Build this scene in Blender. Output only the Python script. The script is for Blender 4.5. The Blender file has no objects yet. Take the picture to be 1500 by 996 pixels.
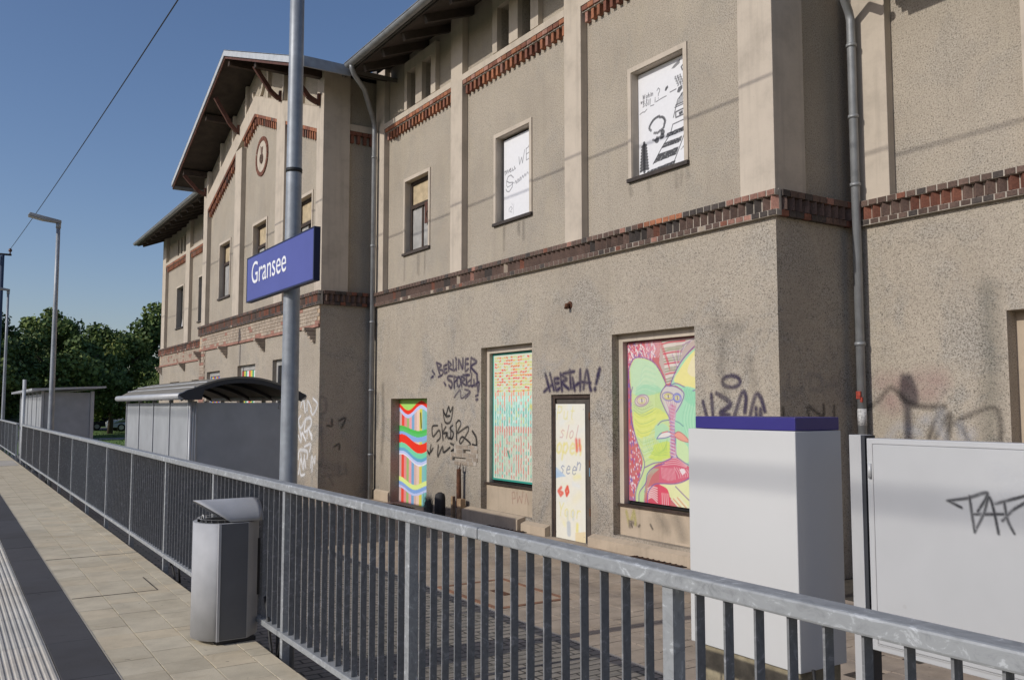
import bpy, bmesh, math, random
import numpy as np
from mathutils import Vector, Matrix

random.seed(7)
np.random.seed(7)
rad = math.radians
SC = bpy.context.scene
COL = SC.collection

# ------------------------------------------------------------------ camera, sky, sun, exposure
EYE = 1.65                      # height of the eye above the platform
YAW, PITCH = 32.85, 4.307       # degrees to the right of the rails, degrees up
cam_data = bpy.data.cameras.new('camera')
cam_data.sensor_width = 36.0
cam_data.lens = 1288.0 / 1500.0 * 36.0
cam_data.clip_start = 0.05
cam_data.clip_end = 3000.0
cam = bpy.data.objects.new('camera', cam_data)
COL.objects.link(cam)
cam.location = (0, 0, EYE)
cam.rotation_euler = (rad(90 + PITCH), 0, rad(-YAW))
SC.camera = cam

SUN_DIR = Vector((1.0, -0.055, -0.567)).normalized()        # the way the light travels
SUN_ELEV = math.asin(-SUN_DIR.z)
SUN_ROT = math.atan2(-SUN_DIR.x, -SUN_DIR.y)
world = bpy.data.worlds.new('World')
SC.world = world
world.use_nodes = True
wn = world.node_tree
for n in list(wn.nodes):
    wn.nodes.remove(n)
sky = wn.nodes.new('ShaderNodeTexSky')
sky.sky_type = 'NISHITA'
sky.sun_disc = False
sky.sun_elevation = SUN_ELEV
sky.sun_rotation = SUN_ROT
sky.altitude = 100
sky.air_density = 1.0
sky.dust_density = 1.1
sky.ozone_density = 3.2
hsv = wn.nodes.new('ShaderNodeHueSaturation')
hsv.inputs['Saturation'].default_value = 1.08
bg = wn.nodes.new('ShaderNodeBackground')
bg.inputs['Strength'].default_value = 0.108
wo = wn.nodes.new('ShaderNodeOutputWorld')
tint = wn.nodes.new('ShaderNodeMix'); tint.data_type = 'RGBA'; tint.blend_type = 'MULTIPLY'
tint.inputs[0].default_value = 1.0; tint.inputs[7].default_value = (1.10, 0.985, 1.0, 1.0)
wn.links.new(sky.outputs[0], hsv.inputs['Color'])
wn.links.new(hsv.outputs[0], tint.inputs[6])
wn.links.new(tint.outputs[2], bg.inputs['Color'])
wn.links.new(bg.outputs[0], wo.inputs['Surface'])

sun_data = bpy.data.lights.new('sun', 'SUN')
sun_data.energy = 2.65
sun_data.angle = rad(0.53)
sun_data.color = (1.0, 0.955, 0.875)
sun = bpy.data.objects.new('sun', sun_data)
COL.objects.link(sun)
sun.rotation_euler = SUN_DIR.to_track_quat('-Z', 'Y').to_euler()
sun.location = (-20, 5, 20)

SC.view_settings.view_transform = 'Standard'
SC.view_settings.look = 'None'
SC.view_settings.exposure = 0.0
SC.view_settings.gamma = 1.0
SC.view_settings.use_curve_mapping = False

# ------------------------------------------------------------------ object helpers
def link(o):
    COL.objects.link(o)
    return o

def tag(o, label=None, cat=None, group=None, kind=None):
    if label: o['label'] = label
    if cat: o['category'] = cat
    if group: o['group'] = group
    if kind: o['kind'] = kind
    return o

def thing(name, loc, label, cat, group=None):
    o = link(bpy.data.objects.new(name, None))
    o.location = loc
    o.empty_display_size = 0.2
    return tag(o, label, cat, group)

def adopt(o, parent):
    """parent o, whose mesh is in world coordinates, keeping it where it is"""
    if parent is None:
        return o
    o.parent = parent
    p = parent
    off = Vector((0, 0, 0))
    while p is not None:
        off += p.location
        if p.parent is not None:
            off += p.matrix_parent_inverse.to_translation()
        p = p.parent
    o.matrix_parent_inverse = Matrix.Translation(-off)
    return o

class MB:
    """collects quads and polygons with material slots, then becomes ONE mesh object"""
    def __init__(s):
        s.v = []; s.f = []; s.m = []; s.sm = []
    def add(s, vs, fs, mi=0, smooth=False):
        b = len(s.v)
        s.v += [tuple(v) for v in vs]
        for f in fs:
            s.f.append([b + i for i in f]); s.m.append(mi); s.sm.append(smooth)
        return s
    def box(s, x0, x1, y0, y1, z0, z1, mi=0):
        if x0 > x1: x0, x1 = x1, x0
        if y0 > y1: y0, y1 = y1, y0
        if z0 > z1: z0, z1 = z1, z0
        vs = [(x0,y0,z0),(x1,y0,z0),(x1,y1,z0),(x0,y1,z0),(x0,y0,z1),(x1,y0,z1),(x1,y1,z1),(x0,y1,z1)]
        return s.add(vs, [(0,3,2,1),(4,5,6,7),(0,1,5,4),(1,2,6,5),(2,3,7,6),(3,0,4,7)], mi)
    def obox(s, c, ax, ay, az, mi=0):
        """box about centre c with half-axis vectors"""
        c = Vector(c); ax = Vector(ax); ay = Vector(ay); az = Vector(az)
        vs = [c-ax-ay-az, c+ax-ay-az, c+ax+ay-az, c-ax+ay-az, c-ax-ay+az, c+ax-ay+az, c+ax+ay+az, c-ax+ay+az]
        return s.add(vs, [(0,3,2,1),(4,5,6,7),(0,1,5,4),(1,2,6,5),(2,3,7,6),(3,0,4,7)], mi)
    def prism(s, pts, d, mi=0):
        """extrude a planar outline (list of 3D points) by the vector d"""
        n = len(pts); d = Vector(d)
        vs = [Vector(p) for p in pts] + [Vector(p) + d for p in pts]
        fs = [tuple(range(n))[::-1], tuple(range(n, 2*n))]
        for i in range(n):
            j = (i+1) % n
            fs.append((i, j, n+j, n+i))
        return s.add(vs, fs, mi)
    def tube(s, pts, r, n=12, mi=0, caps=True):
        """round tube through points; r a number or a list"""
        P = [Vector(p) for p in pts]
        R = r if isinstance(r, (list, tuple)) else [r]*len(P)
        vs = []; fs = []
        ref = None
        for i, p in enumerate(P):
            t = (P[min(i+1, len(P)-1)] - P[max(i-1, 0)]).normalized()
            if ref is None:
                ref = Vector((1,0,0)) if abs(t.x) < 0.9 else Vector((0,1,0))
            u = (ref - t*ref.dot(t)).normalized(); w = t.cross(u); ref = u
            for k in range(n):
                a = 2*math.pi*k/n
                vs.append(p + (u*math.cos(a) + w*math.sin(a))*R[i])
        for i in range(len(P)-1):
            for k in range(n):
                k2 = (k+1) % n
                fs.append((i*n+k, i*n+k2, (i+1)*n+k2, (i+1)*n+k))
        b = len(s.v)
        s.add(vs, fs, mi, True)
        if caps:
            s.f.append([b+k for k in range(n)][::-1]); s.m.append(mi); s.sm.append(False)
            s.f.append([b+(len(P)-1)*n+k for k in range(n)]); s.m.append(mi); s.sm.append(False)
        return s
    def build(s, name, mats, parent=None, bevel=0, kind=None, label=None):
        me = bpy.data.meshes.new(name)
        me.from_pydata(s.v, [], s.f)
        if not isinstance(mats, (list, tuple)): mats = [mats]
        for m in mats: me.materials.append(m)
        me.polygons.foreach_set('material_index', s.m)
        me.polygons.foreach_set('use_smooth', s.sm)
        me.update()
        bm = bmesh.new(); bm.from_mesh(me)
        bmesh.ops.recalc_face_normals(bm, faces=bm.faces)
        bm.to_mesh(me); bm.free()
        o = link(bpy.data.objects.new(name, me))
        if bevel:
            b = o.modifiers.new('bevel', 'BEVEL'); b.width = bevel; b.segments = 2
            b.limit_method = 'ANGLE'; b.angle_limit = rad(40)
        if kind: o['kind'] = kind
        if label: o['label'] = label
        adopt(o, parent)
        return o

def inst(src, name, parent, loc=(0,0,0), rot=None, mat=None, scale=None):
    """another object on the same mesh, whose mesh is centred on its own origin, put at world loc"""
    o = link(bpy.data.objects.new(name, src))
    o.location = loc
    if rot: o.rotation_euler = rot
    if scale: o.scale = scale
    if mat:
        o.material_slots[0].link = 'OBJECT'
        o.material_slots[0].material = mat
    adopt(o, parent)
    return o

def copy_tree(o, parent=None, delta=None):
    c = o.copy(); link(c)
    if parent is not None:
        c.parent = parent
    if delta is not None:
        c.location = Vector(o.location) + Vector(delta)
    for ch in list(o.children):
        copy_tree(ch, c)
    return c

# ------------------------------------------------------------------ materials
def new_mat(name):
    m = bpy.data.materials.new(name); m.use_nodes = True
    nt = m.node_tree
    return m, nt, nt.nodes['Principled BSDF']

def nd(nt, t, **kw):
    n = nt.nodes.new(t)
    for k, v in kw.items():
        if isinstance(v, tuple) and k.startswith('i_'): n.inputs[k[2:]].default_value = v
        elif k.startswith('i_'): n.inputs[k[2:].replace('_', ' ')].default_value = v
        else: setattr(n, k, v)
    return n

def coords(nt, scale=(1,1,1)):
    g = nd(nt, 'ShaderNodeNewGeometry')
    mp = nd(nt, 'ShaderNodeMapping')
    mp.inputs['Scale'].default_value = scale
    nt.links.new(g.outputs['Position'], mp.inputs['Vector'])
    return mp.outputs[0]

def noise(nt, vec, scale, detail=4, rough=.55, dist=0):
    n = nd(nt, 'ShaderNodeTexNoise')
    n.inputs['Scale'].default_value = scale; n.inputs['Detail'].default_value = detail
    n.inputs['Roughness'].default_value = rough; n.inputs['Distortion'].default_value = dist
    nt.links.new(vec, n.inputs['Vector'])
    return n.outputs['Fac']

def ramp(nt, fac, stops):
    r = nd(nt, 'ShaderNodeValToRGB')
    e = r.color_ramp.elements
    e[0].position, e[0].color = stops[0][0], (*stops[0][1], 1) if len(stops[0][1]) == 3 else stops[0][1]
    e[1].position, e[1].color = stops[-1][0], (*stops[-1][1], 1)
    for p, c in stops[1:-1]:
        x = e.new(p); x.color = (*c, 1)
    nt.links.new(fac, r.inputs[0])
    return r.outputs[0]

def mixc(nt, fac, a, b, mode='MIX'):
    m = nd(nt, 'ShaderNodeMix', data_type='RGBA', blend_type=mode)
    for sock, val in ((0, fac), (6, a), (7, b)):
        if isinstance(val, (int, float)): m.inputs[sock].default_value = val
        elif isinstance(val, tuple): m.inputs[sock].default_value = (*val, 1) if len(val) == 3 else val
        else: nt.links.new(val, m.inputs[sock])
    return m.outputs[2]

def mapr(nt, v, a, b, c, d):
    m = nd(nt, 'ShaderNodeMapRange')
    nt.links.new(v, m.inputs[0])
    for i, x in enumerate((a, b, c, d)): m.inputs[i+1].default_value = x
    return m.outputs[0]

def bump(nt, bsdf, h, strength, dist):
    b = nd(nt, 'ShaderNodeBump')
    b.inputs['Strength'].default_value = strength; b.inputs['Distance'].default_value = dist
    nt.links.new(h, b.inputs['Height'])
    nt.links.new(b.outputs[0], bsdf.inputs['Normal'])

def g3(c, k): return tuple(min(1, x*k) for x in c)

def simple(name, col, rough=.7, metal=0.0, var=.15, vscale=3.0, bscale=0, bstr=.3, bdist=.005, fine=.0, fscale=60, objrand=0):
    m, nt, b = new_mat(name)
    v = coords(nt)
    n1 = noise(nt, v, vscale, 5)
    c = ramp(nt, n1, [(.3, g3(col, 1-var)), (.7, g3(col, 1+var))])
    if fine:
        n2 = noise(nt, v, fscale, 2)
        c = mixc(nt, mapr(nt, n2, .35, .7, fine, 0), c, g3(col, .35))
    if objrand:
        oi = nd(nt, 'ShaderNodeObjectInfo')
        c = mixc(nt, 1.0, c, ramp(nt, oi.outputs['Random'], [(0, (1-objrand,)*3), (1, (1+objrand*.3,)*3)]), 'MULTIPLY')
    nt.links.new(c, b.inputs['Base Color'])
    b.inputs['Roughness'].default_value = rough
    b.inputs['Metallic'].default_value = metal
    if bscale: bump(nt, b, noise(nt, v, bscale, 4), bstr, bdist)
    return m

def render_plaster(name, col, grain=52, strength=.8, dist=.008, stain=.5):
    """pebbly roughcast: raised grains with dark pores between, slow stains and vertical streaks"""
    m, nt, b = new_mat(name)
    v = coords(nt)
    vo = nd(nt, 'ShaderNodeTexVoronoi', feature='F1'); vo.inputs['Scale'].default_value = grain
    nt.links.new(v, vo.inputs['Vector'])
    n = noise(nt, v, grain*1.1, 3, .65)
    n2 = noise(nt, v, grain*.33, 3, .6)
    c = ramp(nt, n, [(.33, g3(col, .36)), (.44, g3(col, .93)), (.60, g3(col, 1.10)), (.72, g3(col, 1.32))])
    c = mixc(nt, mapr(nt, n2, .35, .65, 0, .14), c, g3(col, .8))
    big = noise(nt, v, .9, 6, .6)
    c = mixc(nt, mapr(nt, big, .42, .72, 0, stain), c, (col[0]*.70, col[1]*.69, col[2]*.68))
    big2 = noise(nt, coords(nt, (1.3, 1.3, .35)), 1.7, 5, .6, .3)
    c = mixc(nt, mapr(nt, big2, .5, .72, 0, .25), c, (col[0]*1.16, col[1]*1.16, col[2]*1.06))
    st = noise(nt, coords(nt, (5, 5, .22)), 1.3, 5, .6)
    c = mixc(nt, mapr(nt, st, .55, .75, 0, .25), c, g3(col, .65))
    # grey weathered patches where the pebbles stand bare, strongest in the ground storey
    wp = noise(nt, v, 1.15, 7, .68, .8)
    sepw = nd(nt, 'ShaderNodeSeparateXYZ'); nt.links.new(v, sepw.inputs[0])
    wz = nd(nt, 'ShaderNodeMath', operation='MULTIPLY'); nt.links.new(mapr(nt, wp, .50, .64, 0, 1), wz.inputs[0]); nt.links.new(mapr(nt, sepw.outputs['Z'], 1.2, 4.2, .75, .25), wz.inputs[1])
    c = mixc(nt, wz.outputs[0], c, ramp(nt, n, [(.36, (.07,.068,.062)), (.47, (.25,.235,.21)), (.62, (.45,.43,.395))]))
    # pale scuffs and scratches
    sc_ = noise(nt, coords(nt, (1, 1.4, .8)), 5.5, 8, .75, 1.6)
    c = mixc(nt, mapr(nt, sc_, .60, .72, 0, .35), c, g3(col, 1.45))
    # damp dirt close to the ground and dirt washed over the lowest metre
    sep = nd(nt, 'ShaderNodeSeparateXYZ'); nt.links.new(v, sep.inputs[0])
    low = mapr(nt, sep.outputs['Z'], -.35, .5, .55, 0)
    lm = nd(nt, 'ShaderNodeMath', operation='MULTIPLY'); nt.links.new(low, lm.inputs[0]); nt.links.new(mapr(nt, big, .3, .6, .25, 1.1), lm.inputs[1])
    c = mixc(nt, lm.outputs[0], c, (.15, .125, .10))
    nt.links.new(c, b.inputs['Base Color'])
    b.inputs['Roughness'].default_value = .95
    b.inputs['Specular IOR Level'].default_value = .15
    add = nd(nt, 'ShaderNodeMath', operation='SUBTRACT'); nt.links.new(n, add.inputs[0])
    mul = nd(nt, 'ShaderNodeMath', operation='MULTIPLY'); nt.links.new(vo.outputs['Distance'], mul.inputs[0]); mul.inputs[1].default_value = .5
    nt.links.new(mul.outputs[0], add.inputs[1])
    bump(nt, b, add.outputs[0], strength, dist)
    return m

def smooth_plaster(name, col):
    m, nt, b = new_mat(name)
    v = coords(nt)
    c = ramp(nt, noise(nt, v, 2.2, 7, .65), [(.28, g3(col, .80)), (.5, col), (.75, g3(col, 1.10))])
    st = noise(nt, coords(nt, (7, 7, .35)), 1.2, 5, .6)
    c = mixc(nt, mapr(nt, st, .52, .78, 0, .5), c, g3(col, .62))
    sp = noise(nt, v, 55, 2)
    c = mixc(nt, mapr(nt, sp, .62, .72, 0, .25), c, g3(col, .6))
    nt.links.new(c, b.inputs['Base Color'])
    b.inputs['Roughness'].default_value = .85
    b.inputs['Specular IOR Level'].default_value = .2
    bump(nt, b, noise(nt, v, 14, 6, .7), .25, .006)
    return m

def galvanised(name, col=(.33, .345, .355), scale=26, metal=.15, rough=.55):
    """hot-dip zinc: dull grey with brighter crystal flakes"""
    m, nt, b = new_mat(name)
    v = coords(nt, (1, .6, 1))
    vo = nd(nt, 'ShaderNodeTexVoronoi', feature='SMOOTH_F1'); vo.inputs['Scale'].default_value = scale
    nt.links.new(v, vo.inputs['Vector'])
    n = noise(nt, v, scale*.8, 5, .7, 1.2)
    c = ramp(nt, n, [(.34, g3(col, .72)), (.48, col), (.57, g3(col, 1.05)), (.63, g3(col, 1.7))])
    c = mixc(nt, mapr(nt, noise(nt, v, 3, 4), .35, .7, 0, .5), c, g3(col, .86))
    nt.links.new(c, b.inputs['Base Color'])
    b.inputs['Metallic'].default_value = metal
    nt.links.new(mapr(nt, n, .3, .7, rough+.1, rough-.1), b.inputs['Roughness'])
    bump(nt, b, n, .08, .002)
    return m

def attr_mat(name, rough=.6, alpha=False, wobble=0):
    m, nt, b = new_mat(name)
    a = nd(nt, 'ShaderNodeAttribute', attribute_name='paint')
    c = a.outputs['Color']
    v = coords(nt)
    c = mixc(nt, .22, c, ramp(nt, noise(nt, v, 16, 5, .7), [(.3, (.72,.72,.72)), (.7, (1,1,1))]), 'MULTIPLY')
    nt.links.new(c, b.inputs['Base Color'])
    b.inputs['Roughness'].default_value = rough
    b.inputs['Specular IOR Level'].default_value = .2
    if alpha:
        n = noise(nt, v, 55, 3, .7)
        k = nd(nt, 'ShaderNodeMath', operation='MULTIPLY'); nt.links.new(a.outputs['Alpha'], k.inputs[0])
        nt.links.new(mapr(nt, n, .30, .48, .55, 1.0), k.inputs[1])
        nt.links.new(k.outputs[0], b.inputs['Alpha'])
    return m

M = {}
M['roughcast'] = render_plaster('roughcast_render', (.425, .372, .303))
M['plaster'] = smooth_plaster('smooth_beige_plaster', (.53, .460, .378))
M['plinth'] = smooth_plaster('plinth_plaster', (.47, .385, .29))
M['mortar'] = simple('brick_mortar', (.40, .355, .30), .95, var=.25, vscale=9, bscale=60, bstr=.4)
def brick_mat(name, col, fine=.5):
    return simple(name, col, .85, var=.28, vscale=5, bscale=70, bstr=.5, bdist=.004, fine=fine, fscale=45, objrand=.35)
M['brick_brown'] = brick_mat('brick_brown', (.165, .105, .082))
M['brick_dark'] = brick_mat('brick_dark', (.085, .068, .060))
M['brick_red'] = brick_mat('brick_red', (.26, .10, .062))
M['brick_orange'] = brick_mat('brick_orange', (.42, .165, .085))
M['brick_salmon'] = brick_mat('brick_salmon', (.43, .22, .165))
M['brick_cream'] = brick_mat('brick_cream', (.46, .375, .29), .25)
M['wood_dark'] = simple('old_dark_wood', (.045, .028, .020), .8, var=.4, vscale=6, bscale=30, bstr=.4)
M['wood_red'] = simple('red_brown_wood', (.10, .038, .025), .75, var=.3, vscale=7, bscale=30, bstr=.3)
M['soffit'] = simple('soffit_boards', (.05, .038, .03), .9, var=.3, vscale=4, bscale=20)
M['zinc'] = simple('weathered_zinc', (.30, .31, .32), .5, .35, var=.18, vscale=5, bscale=12, bstr=.08)
M['zinc_light'] = simple('pale_zinc_edge', (.50, .52, .54), .6, .1, var=.12, vscale=4)
M['roof_tile'] = simple('grey_roofing', (.16, .145, .13), .85, var=.25, vscale=3, bscale=25)
M['dark_void'] = simple('dark_room', (.012, .011, .010), .9, var=.2)
M['pane'] = simple('dusty_window_pane', (.10, .10, .10), .25, var=.4, vscale=5)
M['pane_board'] = simple('beige_pane_board', (.48, .38, .24), .8, var=.25, vscale=6)
M['pane_grey'] = simple('grey_white_pane', (.38, .37, .35), .5, var=.2, vscale=4)
M['white_board'] = simple('white_board', (.78, .78, .80), .6, var=.05, vscale=2)
M['galv'] = galvanised('galvanised_handrail')
M['galv_bar'] = galvanised('galvanised_bar', (.175, .18, .186), 30, .0, .75)
M['pole'] = simple('galvanised_pole', (.32, .345, .375), .5, .25, var=.14, vscale=3.5, bscale=9, bstr=.06, fine=.25, fscale=18)
M['lamp'] = simple('lamp_housing', (.34, .34, .33), .5, .2, var=.1)
M['lamp_glass'] = simple('lamp_glass', (.45, .45, .42), .2, 0, var=.1)
M['sign_blue'] = simple('sign_blue', (.088, .100, .35), .42, var=.07, vscale=2)
M['sign_navy'] = simple('sign_navy_edge', (.012, .012, .045), .4, var=.1)
M['sign_white'] = simple('sign_white', (.85, .86, .88), .5, var=.03)
M['black'] = simple('black_rubber', (.012, .012, .012), .6, var=.2)
M['cab_grey'] = simple('pale_grey_enamel', (.60, .60, .59), .38, .0, var=.03, vscale=1.3, bscale=160, bstr=.03, bdist=.001)
M['cab_side'] = M['cab_grey']
M['cab_blue'] = simple('cabinet_cap_blue', (.035, .028, .19), .4, var=.05)
M['case_grey'] = simple('showcase_grey_enamel', (.53, .535, .54), .4, .1, var=.04, vscale=1.6, bscale=120, bstr=.04, bdist=.001, fine=.06, fscale=4)
M['alu'] = simple('bare_aluminium', (.50, .50, .50), .5, .2, var=.07, vscale=4)
M['bin_grey'] = simple('bin_silver_paint', (.43, .435, .445), .7, .05, var=.12, vscale=3.5, bscale=7, bstr=.08, fine=.1, fscale=9)
M['bin_dark'] = simple('bin_dark_liner', (.03, .03, .032), .5, .3, var=.1)
M['rust'] = simple('rusty_iron', (.11, .045, .022), .9, .1, var=.5, vscale=14, bscale=60, bstr=.6)
M['iron'] = simple('dark_cast_iron', (.035, .028, .024), .8, .2, var=.4, vscale=16, bscale=60, bstr=.5)
M['rubble_wood'] = simple('pale_broken_wood', (.36, .24, .14), .9, var=.3, vscale=12)
M['shelter_panel'] = simple('shelter_grey_panel', (.385, .40, .415), .5, .05, var=.10, vscale=2.6, fine=.12, fscale=5)
M['shelter_frame'] = simple('shelter_aluminium', (.46, .47, .48), .5, .15, var=.08)
M['shelter_roof'] = simple('shelter_smoked_roof', (.20, .185, .155), .8, 0, var=.15, vscale=4)
M['shelter_dark'] = simple('shelter_dark_trim', (.045, .048, .055), .5, .2, var=.1)
M['moss_concrete'] = simple('mossy_concrete', (.30, .255, .17), .95, var=.45, vscale=9, bscale=40, bstr=.5, fine=.5, fscale=22)
M['graffiti'] = attr_mat('spray_paint', .6, True)
M['mural'] = attr_mat('painted_board', .55)
M['grass'] = simple('meadow_grass', (.13, .215, .045), .9, var=.35, vscale=.5, bscale=9, bstr=.8, bdist=.05, fine=.5, fscale=7)
M['asphalt'] = simple('asphalt', (.06, .058, .055), .9, var=.25, vscale=2, bscale=90, bstr=.4, fine=.3, fscale=80)
M['path'] = simple('pale_path', (.30, .28, .25), .9, var=.2, vscale=2)
M['ballast'] = simple('track_ballast', (.14, .12, .105), .95, var=.4, vscale=14, bscale=22, bstr=1, bdist=.05)
M['bark'] = simple('tree_bark', (.075, .055, .04), .95, var=.3, vscale=8, bscale=20, bstr=.7)
M['cable'] = simple('black_cable', (.02, .02, .02), .6, var=.1)
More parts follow.
